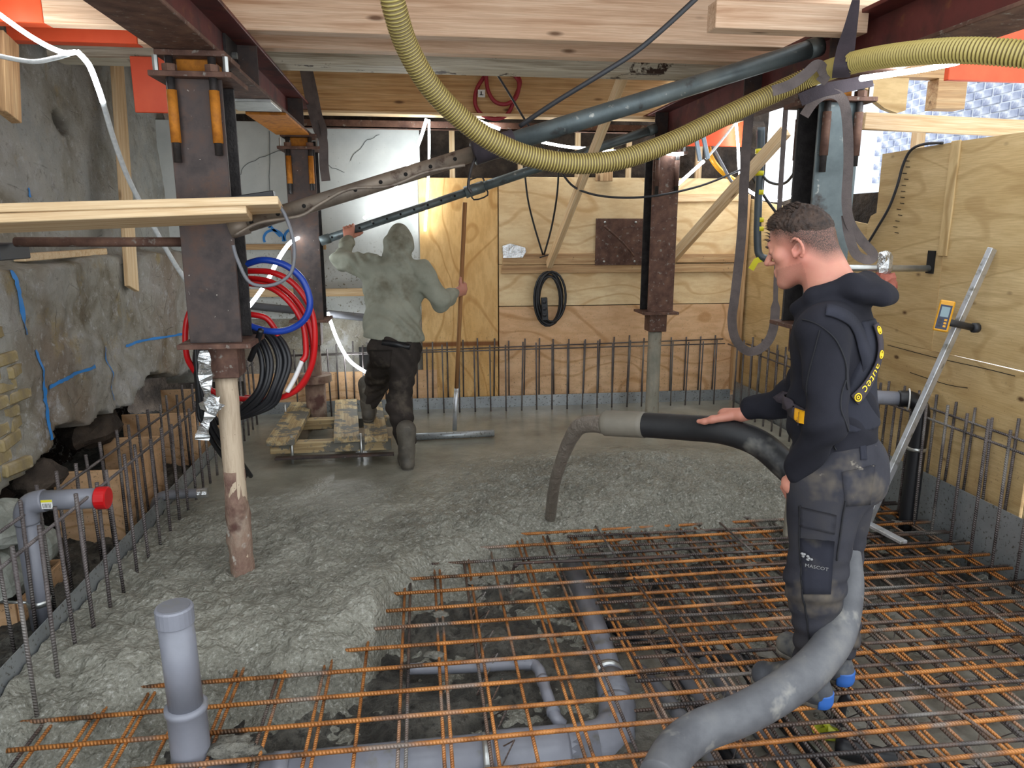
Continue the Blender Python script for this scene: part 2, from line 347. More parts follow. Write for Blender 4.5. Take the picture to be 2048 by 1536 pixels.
# ------------------------------------------------------------------ ground and fresh concrete
def mat_concrete():
    s = NT('fresh_concrete'); v = s.co(); f = s.noise(v, 2.2, 6, .6)
    col = s.ramp(f, [(.3, c('#6f6e63')), (.5, c('#87867a')), (.7, c('#9b9a8e'))])
    att = s.n('Attribute', attribute_name='rough'); rf = att.outputs['Fac']
    sp = s.noise(v, 62, 5, .7); col = s.mix(s.math('MULTIPLY', s.ramp(sp, [(.30, 1.0), (.47, 0.0)]), s.math('MULTIPLY', rf, .8)), col, c('#3f3e39'))
    col = s.mix(s.math('MULTIPLY', s.ramp(sp, [(.54, 0.0), (.70, .9)]), rf), col, c('#c9c8c0'))
    vo = s.n('TexVoronoi', feature='F1'); s.l(s.mixv(v, s.noise(v, 18, 4), .03), vo.inputs['Vector']); vo.inputs['Scale'].default_value = 58
    hb = s.math('ADD', s.math('MULTIPLY', s.noise(v, 70, 5, .65), .7), s.math('MULTIPLY', s.math('SUBTRACT', 1.0, vo.outputs['Distance']), .5))
    s.bump(s.math('MULTIPLY', hb, s.math('ADD', rf, .05)), 1.0, .022)
    r = s.math('ADD', s.math('MULTIPLY', rf, .16), .24); return s.fin(col, r, 0, .5)
def mat_ground():
    s = NT('muddy_ground'); v = s.co(); f = s.noise(v, 3.0, 7, .65)
    col = s.ramp(f, [(.34, c('#2a2926')), (.5, c('#5a5851')), (.64, c('#8a877d'))])
    att = s.n('Attribute', attribute_name='wet'); w = att.outputs['Fac']
    col = s.mix(w, col, s.ramp(s.noise(s.co(loc=(2, 1, 0)), 1.6, 4), [(.35, c('#5c574b')), (.65, c('#8d8a80'))]))
    dk = s.ramp(s.noise(v, 26, 5, .7), [(.34, .85), (.5, 0.0)]); col = s.mix(s.math('MULTIPLY', dk, s.math('SUBTRACT', 1.0, s.math('MULTIPLY', w, .7))), col, c('#1d1c1a'))
    s.bump(s.math('MULTIPLY', s.noise(v, 34, 6, .7), s.math('SUBTRACT', 1.05, w)), 1.0, .05)
    r = s.math('SUBTRACT', .50, s.math('MULTIPLY', w, .40)); return s.fin(col, r, 0, .6)
M_CONC = mat_concrete(); M_GROUND = mat_ground()
def set_attr(o, name, arr):
    a = o.data.attributes.new(name, 'FLOAT', 'POINT'); a.data.foreach_set('value', np.ascontiguousarray(arr, dtype=np.float32))

gx, gy = np.meshgrid(np.arange(-3.0, 3.3, .018), np.arange(-1.2, 7.3, .018), indexing='ij')
wet = sstep(.3, 1.1, gx)*(1-sstep(2.9, 3.5, gy+.25*fbm(gx*2, gy*2, 3, 5)*4))
gz = -.21+.14*fbm(gx*3.1, gy*3.1, 5, 1)*(1-.75*wet)+(.085*fbm(gx*11, gy*11, 4, 2, .6)+.06*np.abs(fbm(gx*23, gy*23, 3, 6)))*(1-.8*wet)
gz = gz+.13*(1-sstep(-1.66, -1.6, gx))-.30*(1-sstep(.7, 1.6, gy))*0
v, f = grid_mesh(np.stack([gx, gy, gz], -1))
o = raw_np('floor', v, f, M_GROUND); tag(o, kind='structure'); set_attr(o, 'wet', wet.ravel())

EDGE = [(-1.7, 2.50), (-1.4, 2.62), (-1.05, 2.77), (-.61, 2.84), (-.36, 2.92), (-.23, 3.06), (-.17, 3.35), (.01, 3.66), (.3, 3.78), (.52, 3.97), (.8, 4.0), (1.2, 4.0), (2.2, 4.03), (2.75, 4.18), (3.0, 4.5), (3.2, 4.9)]
ex = np.array([e[0] for e in EDGE]); ey = np.array([e[1] for e in EDGE])
X, Y = np.meshgrid(np.arange(-1.56, 3.115, .0115), np.arange(2.3, 6.78, .0115), indexing='ij')
d = Y-np.interp(X, ex, ey)-.10*fbm(X*5, Y*5, 4, 21)*2
lump = np.exp(-((X-1.35)/.95)**2-((Y-4.55)/.55)**2)
near = 1-sstep(3.9, 4.9, Y-.35*X*0)
rough = np.clip(lump*1.25+.75*near+.25*sstep(-.2, .8, X)*(1-sstep(4.9, 5.4, Y)), 0, 1)*np.clip(1-sstep(5.0, 5.9, Y), 0, 1)
rough = np.maximum(rough, .85*np.exp(-np.clip(d, 0, 9)/.25))
z = -.25+.25*sstep(-.38, .16, d)**.8
z = z+(.012+.05*rough)*fbm(X*4, Y*4, 4, 31)+.05*rough*fbm(X*11, Y*11, 3, 41, .5)+.028*rough*vnoise(X*29, Y*29, 51)+.02*rough*vnoise(X*43+.3, Y*43, 55)+.05*lump
z = z+.05*np.exp(-((d-.25)/.3)**2)*fbm(X*7, Y*7, 3, 61)
z = np.where(Y > 5.6, z*.35, z)
keep = (z[:-1, :-1] > -.262)
v, f = grid_mesh(np.stack([X, Y, z], -1), keep)
used = np.unique(np.stack([np.arange(X.size).reshape(X.shape)[:-1, :-1], np.arange(X.size).reshape(X.shape)[1:, :-1], np.arange(X.size).reshape(X.shape)[1:, 1:], np.arange(X.size).reshape(X.shape)[:-1, 1:]], -1)[keep])
CONC_O = raw_np('fresh_concrete', v, f, M_CONC); tag(CONC_O, 'wet grey concrete freshly poured over the slab and half burying the rebar mat', 'concrete', kind='stuff')
set_attr(CONC_O, 'rough', rough.ravel()[used])
CONC_Z = z.copy()
def conc_z(x, y): return float(CONC_Z[int(np.clip((x+1.56)/.0115, 0, CONC_Z.shape[0]-1)), int(np.clip((y-2.3)/.0115, 0, CONC_Z.shape[1]-1))])

# ------------------------------------------------------------------ left wall: battered masonry undercut at the foot
def mat_rock():
    s = NT('battered_render'); v = s.co(); f = s.noise(v, 1.9, 8, .62, .6)
    col = s.ramp(f, [(.28, c('#80735f')), (.38, c('#ada491')), (.47, c('#c9c4b6')), (.57, c('#dad7ce')), (.70, c('#efeeea'))])
    col = s.mix(s.ramp(s.noise(s.co(loc=(9, 3, 2), scale=(1, 1, .5)), 1.3, 6, .6), [(.52, 0.0), (.68, .6)]), col, c('#a08266'))
    col = s.mix(s.ramp(s.noise(s.co(loc=(1, 7, 4)), 2.6, 7, .7), [(.58, 0.0), (.68, .6)]), col, c('#cfb67c'))
    col = s.mix(s.ramp(s.noise(s.co(loc=(5, 1, 8)), 3.5, 7, .75), [(.58, 0.0), (.64, .8)]), col, c('#dcdad8'))
    zz = s.n('MapRange'); s.l(s.posz(), zz.inputs[0]); zz.inputs[1].default_value = 1.5; zz.inputs[2].default_value = 1.6; up = s.math('MULTIPLY', zz.outputs[0], s.ramp(s.noise(s.co(loc=(2, 2, 6)), 1.1, 5, .6), [(.40, 0.0), (.56, .85)])); col = s.mix(up, col, s.ramp(s.noise(v, 5, 6), [(.3, c('#c9cdca')), (.7, c('#ece9de'))]))  # whiter plaster above the ledge, with its bright lighting painted into the colour
    att = s.n('Attribute', attribute_name='soil_and_shade'); col = s.mix(att.outputs['Fac'], col, s.ramp(s.noise(v, 8, 5), [(.3, c('#120e0c')), (.7, c('#3b3029'))]))
    cr = s.vor(s.co(scale=(1, 1.3, 1), loc=(0, 0, 3)), 2.2, 'DISTANCE_TO_EDGE'); crd = s.ramp(s.math('ADD', cr, s.math('MULTIPLY', s.noise(v, 9, 5), .05)), [(.018, .40), (.030, 0.0)])
    col = s.mix(crd, col, c('#4a4038'))
    col = s.mix(s.ramp(s.noise(s.co(loc=(4, 4, 4)), 22, 7, .75), [(.34, .45), (.44, 0.0)]), col, c('#7d7262')); col = s.mix(s.ramp(s.noise(s.co(loc=(7, 4, 1)), 16, 7, .75), [(.56, 0.0), (.66, .7)]), col, c('#f0efec'))
    s.bump(s.math('SUBTRACT', s.noise(v, 14, 9, .78), s.math('MULTIPLY', crd, .5)), 1.0, .055); return s.fin(col, .9, 0, .2)
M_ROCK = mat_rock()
WZB = [(1.0, .50), (3.6, .46), (3.85, .50), (4.03, .52), (4.1, .60), (4.45, .53), (4.7, .53), (5.2, .50), (5.3, .57), (5.65, .60), (6.3, .46), (7.0, .46)]
HOLE = aX(124, 246, -2.16)
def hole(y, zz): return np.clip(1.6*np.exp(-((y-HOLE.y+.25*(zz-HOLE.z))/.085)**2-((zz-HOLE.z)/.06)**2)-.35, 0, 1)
def wall_x(y, zz):
    y = np.asarray(y, float); zz = np.asarray(zz, float)
    ledge = 1.50+.05*fbm(y*2.2, y*0+3, 3, 71)*2
    t = sstep(-.02, .03, zz-ledge)
    lowx = -1.97+.16*fbm(y*1.6, zz*1.6, 5, 73)+.05*fbm(y*9, zz*9, 4, 75)
    upx = -2.16+.09*fbm(y*1.2, zz*1.2, 4, 77)+.025*fbm(y*10, zz*10, 3, 79)-.30*hole(y, zz)
    zb = np.interp(y, [q[0] for q in WZB], [q[1] for q in WZB])+.05*fbm(y*6, y*0+1, 3, 81)*2
    cav = 1-sstep(-.02, .025, zz-zb)
    return (lowx*(1-t)+upx*t)*(1-cav)+(-2.75+.2*fbm(y*5, zz*5, 3, 83))*cav, cav
wy, wz = np.meshgrid(np.arange(1.2, 7.1, .022), np.arange(-.35, 3.05, .016), indexing='ij')
wx, cav = wall_x(wy, wz)
v, f = grid_mesh(np.stack([wx, wy, wz], -1)); f = f[:, ::-1]
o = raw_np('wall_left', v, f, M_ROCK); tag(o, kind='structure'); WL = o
set_attr(o, 'soil_and_shade', np.clip(cav+.9*hole(wy, wz), 0, 1).ravel())  # dark soil in the undercut; in the upper hole, shade painted as colour
# bare brickwork low on the left
bm_ = MB().box((-.05, -.105, -.031), (.05, .105, .031), .008)
bme = None
for r in range(16):
    zz = .56+r*.066
    for k in range(4):
        y = 3.22+k*.222+(r % 2)*.11
        if y > 3.86-.02*abs(r-6)+random.uniform(-.1, .1): continue
        M = Matrix.Translation((float(wall_x(y, zz)[0])-.038+random.uniform(-.012, .012), y, zz)) @ Matrix.Rotation(random.uniform(-.09, .09), 4, 'X') @ Matrix.Rotation(random.uniform(-.16, .16), 4, 'Z') @ Matrix.Diagonal((1, random.uniform(.85, 1.05), random.uniform(.9, 1.05), 1))
        if bme is None: b = raw('brick', bm_.v, bm_.f, M_BRICKO, WL, False, M); bme = b.data
        else: link(bpy.data.objects.new('brick', bme), WL, M)
# blue sprayed lines on the wall
def spray(pts, w):
    P = [aX(px, py, -1.97) for px, py in pts]; P = spline(P, 10); mb = MB(); q = []
    for i, p in enumerate(P):
        t = P[min(i+1, len(P)-1)]-P[max(i-1, 0)]; sd = V(0, -t.z, t.y).normalized()
        row = []
        for u in (-1, -.5, 0, .5, 1):
            s_ = p+sd*(w*u*(.6+.4*random.random())); row.append(V(float(wall_x(s_.y, s_.z)[0])+.006, s_.y, s_.z))
        q += row
    n = len(P); mb.add(q, [(i*5+k, i*5+k+1, (i+1)*5+k+1, (i+1)*5+k) for i in range(n-1) for k in range(4)])
    tag(mk('spray_mark', mb, M_BLUEP, WL, True), 'blue sprayed line')
for pts, w in (([(18, 540), (35, 600), (48, 670)], .022), ([(70, 700), (82, 760), (92, 810), (100, 880)], .018), ([(95, 780), (130, 757), (188, 732)], .012), ([(262, 692), (290, 682), (360, 668)], .011), ([(210, 690), (218, 740), (228, 800)], .007), ([(0, 358), (14, 375), (18, 410)], .012), ([(126, 376), (128, 395)], .012)):
    spray(pts, w)
# rubble stones and form boxes in the undercut
def stone(ce, r, lab, seed, m=None):
    mb = MB().sphere(ce, r, 14, 9); a = []
    for p in mb.v:
        q = Vector(p)-Vector(ce); n = mnoise.noise(q*9+V(seed*3.1, 0, 0))*.28+mnoise.noise(q*22+V(0, seed, 0))*.12; a.append(tuple(Vector(ce)+q*(1+n)))
    mb.v = a; return tag(mk('rubble_stone', mb, m or M_STONE, None, False), lab, 'stone', 'rubble under the left wall')
stone((-1.95, 3.42, .36), (.13, .16, .11), 'pale blue-splashed rubble stone above the red-capped pipe', 1)
stone((-1.98, 3.34, .14), (.15, .17, .13), 'greenish rubble stone behind the red-capped grey pipe', 2)
stone((-1.90, 3.62, .16), (.10, .14, .10), 'grey-green stone right of the red-capped pipe', 3)
stone((-2.02, 3.92, .42), (.14, .15, .09), 'charcoal stone under the broken wall edge beside the nearer form box', 4, M_DARKST)
stone((-2.15, 4.9, .42), (.16, .3, .12), 'dark stone deep in the cavity between the form boxes', 5, M_DARKST)
stone((-2.45, 4.3, .25), (.16, .16, .12), 'brown stone in the cavity behind the nearer form box', 6, M_SOIL)
def formbox(x0, x1, y0, y1, z0, z1, lab):
    t = thing('form_box', lab, 'formwork', ((x0+x1)/2, (y0+y1)/2, z0), 'form boxes in the undercut')
    board('front_panel', (x0, y0, (z0+z1)/2), (x1, y0, (z0+z1)/2), .018, z1-z0, M_PLYL, t)
    board('side_panel', (x1, y0+.01, (z0+z1)/2), (x1, y1, (z0+z1)/2), .018, z1-z0, M_PLYL, t)
    board('back_panel', (x0, y1, (z0+z1)/2), (x1, y1, (z0+z1)/2), .018, z1-z0, M_PLYL, t)
formbox(-2.1, -1.74, 4.26, 4.95, -.13, .33, 'open plywood form box nearer the red-capped pipe')
formbox(-2.2, -1.68, 5.55, 6.4, -.13, .34, 'open plywood form box farther back below the wall')
formbox(-2.3, -1.86, 3.3, 3.75, -.13, .02, 'low plywood form box behind the red-capped pipe')

# ------------------------------------------------------------------ back wall
WB = thing('wall_back', None, None, (0, 7, 0), kind='structure')
board('masonry', (-2.9, 7.42, 1.35), (3.6, 7.42, 1.35), .1, 3.3, M_DARKST, WB)
bx, bz = np.meshgrid(np.arange(-.1, 3.5, .03), np.arange(1.9, 2.75, .03), indexing='ij')
by = 7.28+.16*fbm(bx*4, bz*6, 4, 91)
v, f = grid_mesh(np.stack([bx, by, bz], -1)); raw_np('rough_stonework', v, f, M_DARKST, WB)
board('plaster_panel', (-2.3, 6.88, 1.74), (.06, 6.88, 1.74), .05, 1.72, M_PLASTER, WB)
rx, rz = np.meshgrid(np.arange(-2.3, .06, .03), np.arange(.3, .93, .03), indexing='ij'); ry = 6.88+.10*fbm(rx*3, rz*4, 4, 93)
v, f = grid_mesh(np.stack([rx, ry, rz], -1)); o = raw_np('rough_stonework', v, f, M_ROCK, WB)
board('plywood_sheet', (-1.6, 6.83, .22), (.17, 6.83, .22), .018, .31, M_PLYL, WB)
board('plywood_sheet', (.40, 6.84, .06), (.40, 6.84, 2.14), .018, .72, M_PLYO, WB, up=(1, 0, 0))
board('plywood_sheet', (.77, 6.845, 1.76), (3.16, 6.845, 1.76), .018, .79, M_PLY, WB)
board('plywood_sheet', (.77, 6.845, 1.165), (3.16, 6.845, 1.165), .018, .39, M_PLY, WB)
board('plywood_sheet', (.77, 6.845, .50), (3.16, 6.845, .50), .018, .925, M_PLYL, WB)
board('batten', (.79, 6.815, 1.315), (3.16, 6.815, 1.315), .035, .075, M_ENDG, WB)
board('batten', (.80, 6.815, 1.41), (2.0, 6.815, 1.41), .03, .10, M_ENDG, WB)
board('batten', (2.2, 6.815, 1.41), (3.16, 6.815, 1.41), .03, .08, M_ENDG, WB)
board('batten', (2.25, 6.815, 1.97), (3.18, 6.815, 1.98), .03, .07, M_PINE, WB)
board('batten', (-1.6, 6.81, 1.12), (-.1, 6.81, 1.12), .03, .07, M_PINE, WB)
board('batten', (-1.6, 6.81, 1.53), (-.8, 6.81, 1.53), .03, .05, M_ENDG, WB)
for x_, w_ in ((.36, .05), (1.0, .045), (1.55, .05), (2.05, .05), (2.42, .05), (2.75, .06)): board('stud', (x_, 7.05, 1.6), (x_, 7.05, 2.62), .04, w_, M_PINE, WB, up=(1, 0, 0))
board('corner_post', (3.14, 6.79, .1), (3.14, 6.79, 2.0), .07, .07, M_ENDG, WB)
tag(board('offcut', (1.75, 6.8, 2.12), (1.75, 6.8, 2.42), .02, .16, M_ENDG, WB, up=(1, 0, 0)), 'stained timber offcut')
# dirty pipes and a dark opening low on the back-left stonework
board('dark_opening', (-.02, 6.80, .5), (-.55, 6.80, .5), .02, .22, M_HOLE, WB)
rod('old_pipe', (-1.5, 6.72, 1.02), (-.2, 6.74, .86), .035, M_PVCD, WB)
# blue graffiti loops
for ce, r0 in (((-1.26, 1.60), .085), ((-1.08, 1.61), .085), ((-.93, 1.62), .08)):
    P = [V(ce[0]+r0*math.cos(a), 6.852, ce[1]+r0*.9*math.sin(a)) for a in np.linspace(-.3, math.pi+.4, 16)]; tag(mk('spray_mark', MB().ribbon(P, (0, -1, 0), .022, .003), M_BLUEP, WB), 'blue sprayed loop')
for a, b in (((-1.36, 1.80), (-1.2, 1.62)), ((-1.2, 1.8), (-1.3, 1.7))): tag(mk('spray_mark', MB().ribbon([V(a[0], 6.852, a[1]), V(b[0], 6.852, b[1])], (0, -1, 0), .022, .003), M_BLUEP, WB), 'blue sprayed stroke')
def crack(pts, par, m, w=.006):
    P = spline([aY(px, py, 6.853) for px, py in pts], 6); P = [p+V(random.uniform(-.008, .008), 0, random.uniform(-.008, .008)) for p in P]
    mk('crack', MB().ribbon(P, (0, -1, 0), w, .002), m, par)
M_CRACK = plain('crack_line', '#6e7270', .9)
for pts in ([(475, 355), (500, 325), (560, 300)], [(700, 320), (730, 285), (760, 270)], [(655, 330), (690, 345)], [(540, 260), (539, 390)], [(590, 455), (620, 520)]): crack(pts, WB, M_CRACK)

# ------------------------------------------------------------------ right wall of plywood, open above
WR = thing('wall_right', None, None, (3.2, 5, 0), kind='structure')
mb = MB().prism([(4.10, .952), (4.86, .945), (4.89, 1.72), (4.86, 1.78), (4.80, 1.80), (4.80, 2.19), (4.10, 2.195)], 0, 3.18, 3.2); mk('plywood_sheet', mb, M_PLYR, WR)
mb = MB().prism([(2.2, .965), (4.09, .952), (4.09, 2.195), (2.2, 2.17)], 0, 3.175, 3.195); mk('plywood_sheet', mb, M_PLYR, WR)
for a, b in ((3.28, 4.86), (2.2, 3.26)): mk('plywood_sheet', MB().prism([(a, 0), (b, 0), (b, .947), (a, .947)], 0, 3.18, 3.2), M_PLYR, WR)
mk('plywood_sheet', MB().prism([(4.90, 0), (6.84, 0), (6.84, 1.97), (4.90, 1.72)], 0, 3.2, 3.218), M_PLYR, WR)
board('rubble_backing', (3.62, 4.8, 1.0), (3.62, 6.9, 1.0), .6, 1.9, M_DARKST, WR)
board('joint_cover', (3.17, 4.09, 1.53), (3.17, 4.09, 2.2), .012, .075, M_PLYX, WR, up=(0, 1, 0))
mk('pipe_opening', MB().box((3.168, 4.16, 1.42), (3.182, 4.22, 1.56), 0), M_HOLE, WR)
for pts in ([(1775, 690), (1870, 715), (1960, 735), (2030, 752)], [(1820, 745), (1890, 768), (1935, 776)]):
    P = spline([aX(px, py, 3.172) for px, py in pts], 5); mk('pencil_line', MB().ribbon(P, (-1, 0, 0), .004, .002), M_HOLE, WR)
# measuring ticks pencilled on the sheet
for k in range(13):
    yy, zz = 4.52+.05*k/13+random.uniform(-.015, .015), 2.12-k*.038; mk('pencil_tick', MB().ribbon([(3.178, yy-.02, zz), (3.178, yy+.022, zz+.004)], (-1, 0, 0), .004, .002), M_HOLE, WR)

# limewashed brick house wall outside the opening
WO = thing('wall_outside', None, None, (5, 6, 0), kind='structure')
mk('mortar_bed', MB().box((5.144, 4.6, 1.6), (5.3, 9.6, 4.2)), M_MORTAR, WO)
mk('mortar_bed', MB().box((4.504, 3.2, 1.6), (5.2, 5.05, 4.2)), M_MORTAR, WO)
me1 = me2 = None; bmb = MB().box((-.02, -.1, -.031), (.02, .1, .031), .004)
for r in range(24):
    for k in range(14):
        y = 5.15+k*.22+(r % 2)*.11; zz = 1.93+r*.073
        if y > 7.9: continue
        M = Matrix.Translation((5.155+random.uniform(-.006, .006), y, zz))
        if zz > 3.5 or zz < 2.2: continue
        if me1 is None: me1 = raw('brick', bmb.v, bmb.f, M_BRICKW, WO, False, M).data
        else: link(bpy.data.objects.new('brick', me1), WO, M)
for r in range(22):
    for k in range(4):
        y = 4.24+k*.22+(r % 2)*.11-.0; zz = 1.93+r*.073
        if y > 5.0: y = 4.98
        if zz < 2.2: continue
        M = Matrix.Translation((4.515+random.uniform(-.006, .006), y, zz))
        if me2 is None: me2 = raw('brick', bmb.v, bmb.f, M_BRICKC, WO, False, M).data
        else: link(bpy.data.objects.new('brick', me2), WO, M)

# ------------------------------------------------------------------ ceiling and joists
CE = thing('ceiling', None, None, (.5, 5, 2.96), kind='structure')
for k in range(26): board('floorboard', (-2.6+k*.19, 2.4, 2.985), (-2.6+k*.19, 7.4, 2.985), .183, .024, M_PINK, CE)
def joist(x0, x1, y, w, zb, h, m, lab, grp='timber joists overhead'):
    o = board('timber_joist', (x0, y+w/2, zb+h/2), (x1, y+w/2, zb+h/2), w, h, m); return tag(o, lab, 'joist', grp)
joist(-1.75, 2.62, 4.05, .09, 2.665, .30, M_PINK, 'nearest wide spruce joist crossing the top of the picture')
joist(-2.10, -1.752, 4.05, .09, 2.665, .30, M_ORANGE, 'orange painted joist end at the top left corner')
joist(-1.45, 2.62, 4.42, .09, 2.665, .30, M_PINK, 'second spruce joist just behind the nearest one')
joist(-2.10, -1.452, 4.42, .09, 2.665, .30, M_ORANGE, 'orange painted joist end behind the first, above the left wall')
joist(-2.08, 2.62, 4.80, .22, 2.665, .30, M_OLD, 'old white-painted joist with peeling black patches')
joist(-1.9, 2.9, 6.53, .10, 2.645, .32, M_BEAM, 'deep golden beam at the back behind the red cable loop', 'timber joists overhead')
tag(board('beam_ledger', (-1.9, 6.50, 2.63), (2.9, 6.50, 2.63), .16, .022, M_PINE), 'pale ledger strip under the deep golden back beam', 'ledger')
o = board('timber_offcut', aY(1423, 33, 3.35), aY(1423, 33, 3.35)+V(.72, 0, 0), .10, .115, M_PINK); tag(o, 'short squared timber packed beside the right steel beam', 'timber')
tag(board('orange_board', (-1.62, 4.785, 2.52), (-1.37, 4.785, 2.52), .024, .31, M_ORANGE), 'orange painted board hanging behind the head of the front left column', 'board')
for (x0, x1, y, z0, z1, lab) in ((2.95, 3.45, 3.95, 2.50, 2.78, 'orange painted board outside above the right plywood'), (2.35, 3.0, 6.6, 2.42, 2.64, 'orange painted board at the far right corner behind the brace')):
    tag(board('orange_board', (x0, y, (z0+z1)/2), (x1, y, (z0+z1)/2), .04, z1-z0, M_ORANGE), lab, 'board')
tag(board('timber_rail', (2.9, 4.62, 2.375), (4.12, 4.62, 2.345), .05, .105, M_PINE), 'pale timber rail across the daylight opening on the right', 'rail')
tag(board('timber_stub', (3.64, 5.0, 2.615), (3.86, 5.0, 2.615), .12, .20, M_ENDG), 'square timber stub hanging above the rail on the right', 'timber')
mb = MB().prism([(3.0, 2.715), (3.42, 2.715), (3.42, 2.50), (3.36, 2.48), (3.26, 2.51), (3.18, 2.56), (3.12, 2.63), (3.0, 2.66)], 1, 4.95, 5.0)
tag(board('timber_header', (2.02, 4.99, 2.765), (4.3, 4.99, 2.765), .1, .10, M_ENDG), 'timber header reaching out over the daylight opening behind the yellow hose', 'timber')
tag(mk('curved_offcut', mb, M_PLYX), 'plywood offcut with a curved edge right of the front right column', 'board')
tag(board('timber_post', (3.86, 5.4, 1.9), (3.86, 5.4, 2.45), .06, .08, M_PINE), 'short pale post standing behind the right plywood below the rail', 'post')

# upright timbers on the left wall
tag(board('timber_post', aX(232, 100, -2.06), aX(262, 560, -1.93)-V(0, 0, .06), .03, .17, M_PINE, up=(0, 1, 0)), 'pale upright board fixed to the left wall', 'post')
tag(board('timber_post', aX(12, 75, -2.02), aX(18, 235, -2.0), .05, .14, M_ENDG, up=(0, 1, 0)), 'weathered board end at the left picture edge under the orange joists', 'post')
pk = thing('shelf_planks', 'two stacked planks laid across the front left column', 'planks', aY(250, 440, 3.3))
board('plank', aY(-120, 431, 3.18), aY(562, 411, 3.30), .24, .034, M_PINE, pk, up=(0, .16, 1))
board('plank', aY(-120, 452, 3.18), aY(500, 428, 3.30), .24, .036, M_PINE, pk, up=(0, .16, 1))
rod('steel_bar', aY(30, 484, 3.5), aY(378, 484, 3.5), .021, M_PLATE); tag(bpy.data.objects['steel_bar'], 'brown round steel bar running into the front left column', 'bar')
tag(mk('timber_block', MB().box(aY(-40, 520, 3.5)-V(0, .1, 0), aY(35, 486, 3.55)+V(0, .1, 0), .004), M_DCABLE), 'dark block holding the steel bar at the left edge', 'block')
tag(mk('ledge_batten', MB().box((-2.09, 4.15, 1.525), (-2.03, 5.2, 1.565), .004), M_PINE), 'thin batten lying on the ledge of the left wall', 'batten')
# ------------------------------------------------------------------ steel frame: two beams on four jacked columns
def ibeam(name, X, y0, y1, zb, w, h, mats, lab):
    t = thing(name, lab, 'steel beam', (X, (y0+y1)/2, zb), 'main steel beams')
    mk('bottom_flange', MB().box((X-w/2, y0, zb), (X+w/2, y1, zb+.018), .003), mats[0], t)
    mk('top_flange', MB().box((X-w/2, y0, zb+h-.018), (X+w/2, y1, zb+h), .003), mats[1], t)
    mk('web', MB().box((X-.006, y0, zb+.018), (X+.006, y1, zb+h-.018)), mats[1], t); return t
BL = ibeam('steel_beam', -.925, 1.6, 6.45, 2.42, .25, .24, (M_PLATE, M_MAROON), 'rusty maroon steel beam running overhead on the left columns')
BR = ibeam('steel_beam', 2.14, 1.6, 6.55, 2.42, .25, .24, (M_PLATE, M_MAROON), 'rusty maroon steel beam running overhead on the right columns')
for X, ys, t, sg in ((-.925, (4.28, 5.9), BL, 1), (2.14, (3.55, 4.5, 6.2), BR, -1)):
    for y in ys:
        st = mk('stiffener', MB().box((X+sg*.008, y-.006, 2.438), (X+sg*.118, y+.006, 2.642)), M_STEEL, t)
for y in (4.16,):
    cb = mk('connection_plate', MB().box((-.918, 4.02, 2.44), (-.905, 4.27, 2.64)), M_ROD, BL)
    rod('bolt', (-.91, 4.14, 2.56), (-.88, 4.14, 2.56), .018, M_ZINC, cb, 6, False)
mk('bearing_plate', MB().box((-1.06, 4.55, 2.402), (-.80, 4.9, 2.42), .002), M_ZINC, BL)
mk('packing_plate', MB().box((-1.05, 5.05, 2.404), (-.80, 6.1, 2.42), .002), M_RUSTO, BL)
def column(X, Y, zb, zt, lab, pile_m, steel, w=.225, pr=.05, sl=.15, collar=None, piled=None):
    t = thing('jacking_column', lab, 'steel column', (X, Y, -.1), 'jacking columns')
    h = w/2
    mk('front_flange', MB().box((X-h, Y-h, zb), (X+h, Y-h+.016, zt), .002), steel, t); mk('rear_flange', MB().box((X-h, Y+h-.016, zb), (X+h, Y+h, zt), .002), M_ROD, t); mk('web', MB().box((X-.006, Y-h+.016, zb), (X+.006, Y+h-.016, zt)), M_ROD, t)  # rear flange and web coloured dark to paint the shade of the recess
    mk('top_plate', MB().box((X-.165, Y-.16, zt), (X+.165, Y+.16, zt+.022), .002), M_PLATE, t)
    mk('head_plate', MB().box((X-.14, Y-.14, 2.395), (X+.14, Y+.14, 2.418), .002), M_PLATE, t)
    mk('jack_block', MB().box((X-.075, Y-.075, zt+.022), (X+.075, Y+.075, 2.395), .004), M_RUSTO, t)
    mk('base_plate', MB().box((X-.158, Y-.158, zb-.022), (X+.158, Y+.158, zb), .002), M_PLATE, t)
    mk('sleeve', MB().box((X-.078, Y-.078, zb-.022-sl), (X+.078, Y+.078, zb-.022), .004), M_PLATE, t)
    for sx, sy in ((-.085, -1), (.085, -1), (-.085, 1), (.085, 1)):
        y = Y+sy*(h+.022); r_ = rod('threaded_rod', (X+sx, y, zt-.34+(.03 if sx > 0 else 0)), (X+sx, y, 2.39), .017, M_ROD, t, 8)
        rod('rusted_tube', (X+sx, y, zt-.26), (X+sx, y, zt-.05), .0215, M_RUSTO if X < 0 else M_PLATE, r_, 8)
        rod('nut', (X+sx, y, zt+.022), (X+sx, y, zt+.05), .03, M_PLATE, r_, 6, False)
    for sx, sy in ((-.14, -.13), (.14, -.13)): rod('zinc_bolt', (X+sx, Y+sy, zt+.018), (X+sx, Y+sy, zt+.085), .012, M_ZINC, t, 6, False)
    zs = np.linspace(zb-.022-sl-.005, -.12, 26); P = [V(X+.006*fbm(k*.4, X, 3, 7)*2, Y, k) for k in zs]
    mk('pile', MB().tube(P, [pr*(1+.10*float(fbm(k*9, Y, 3, 5))+(.12 if piled and k < piled else 0)) for k in zs], 14), pile_m, t, True)
    if collar: mk('pile_collar', MB().tube([(X, Y, collar-.03), (X, Y, collar+.03)], .14, 20), M_PILE, t); mk('pile_casing', MB().tube([(X, Y, -.1), (X, Y, collar-.03)], .085, 16), M_PILE, t, True)
    return t
column(-.905, 3.50, 1.19, 2.31, 'dark steel column nearest on the left above a pale pile with a brown stained foot', M_PILEW, M_STEEL)
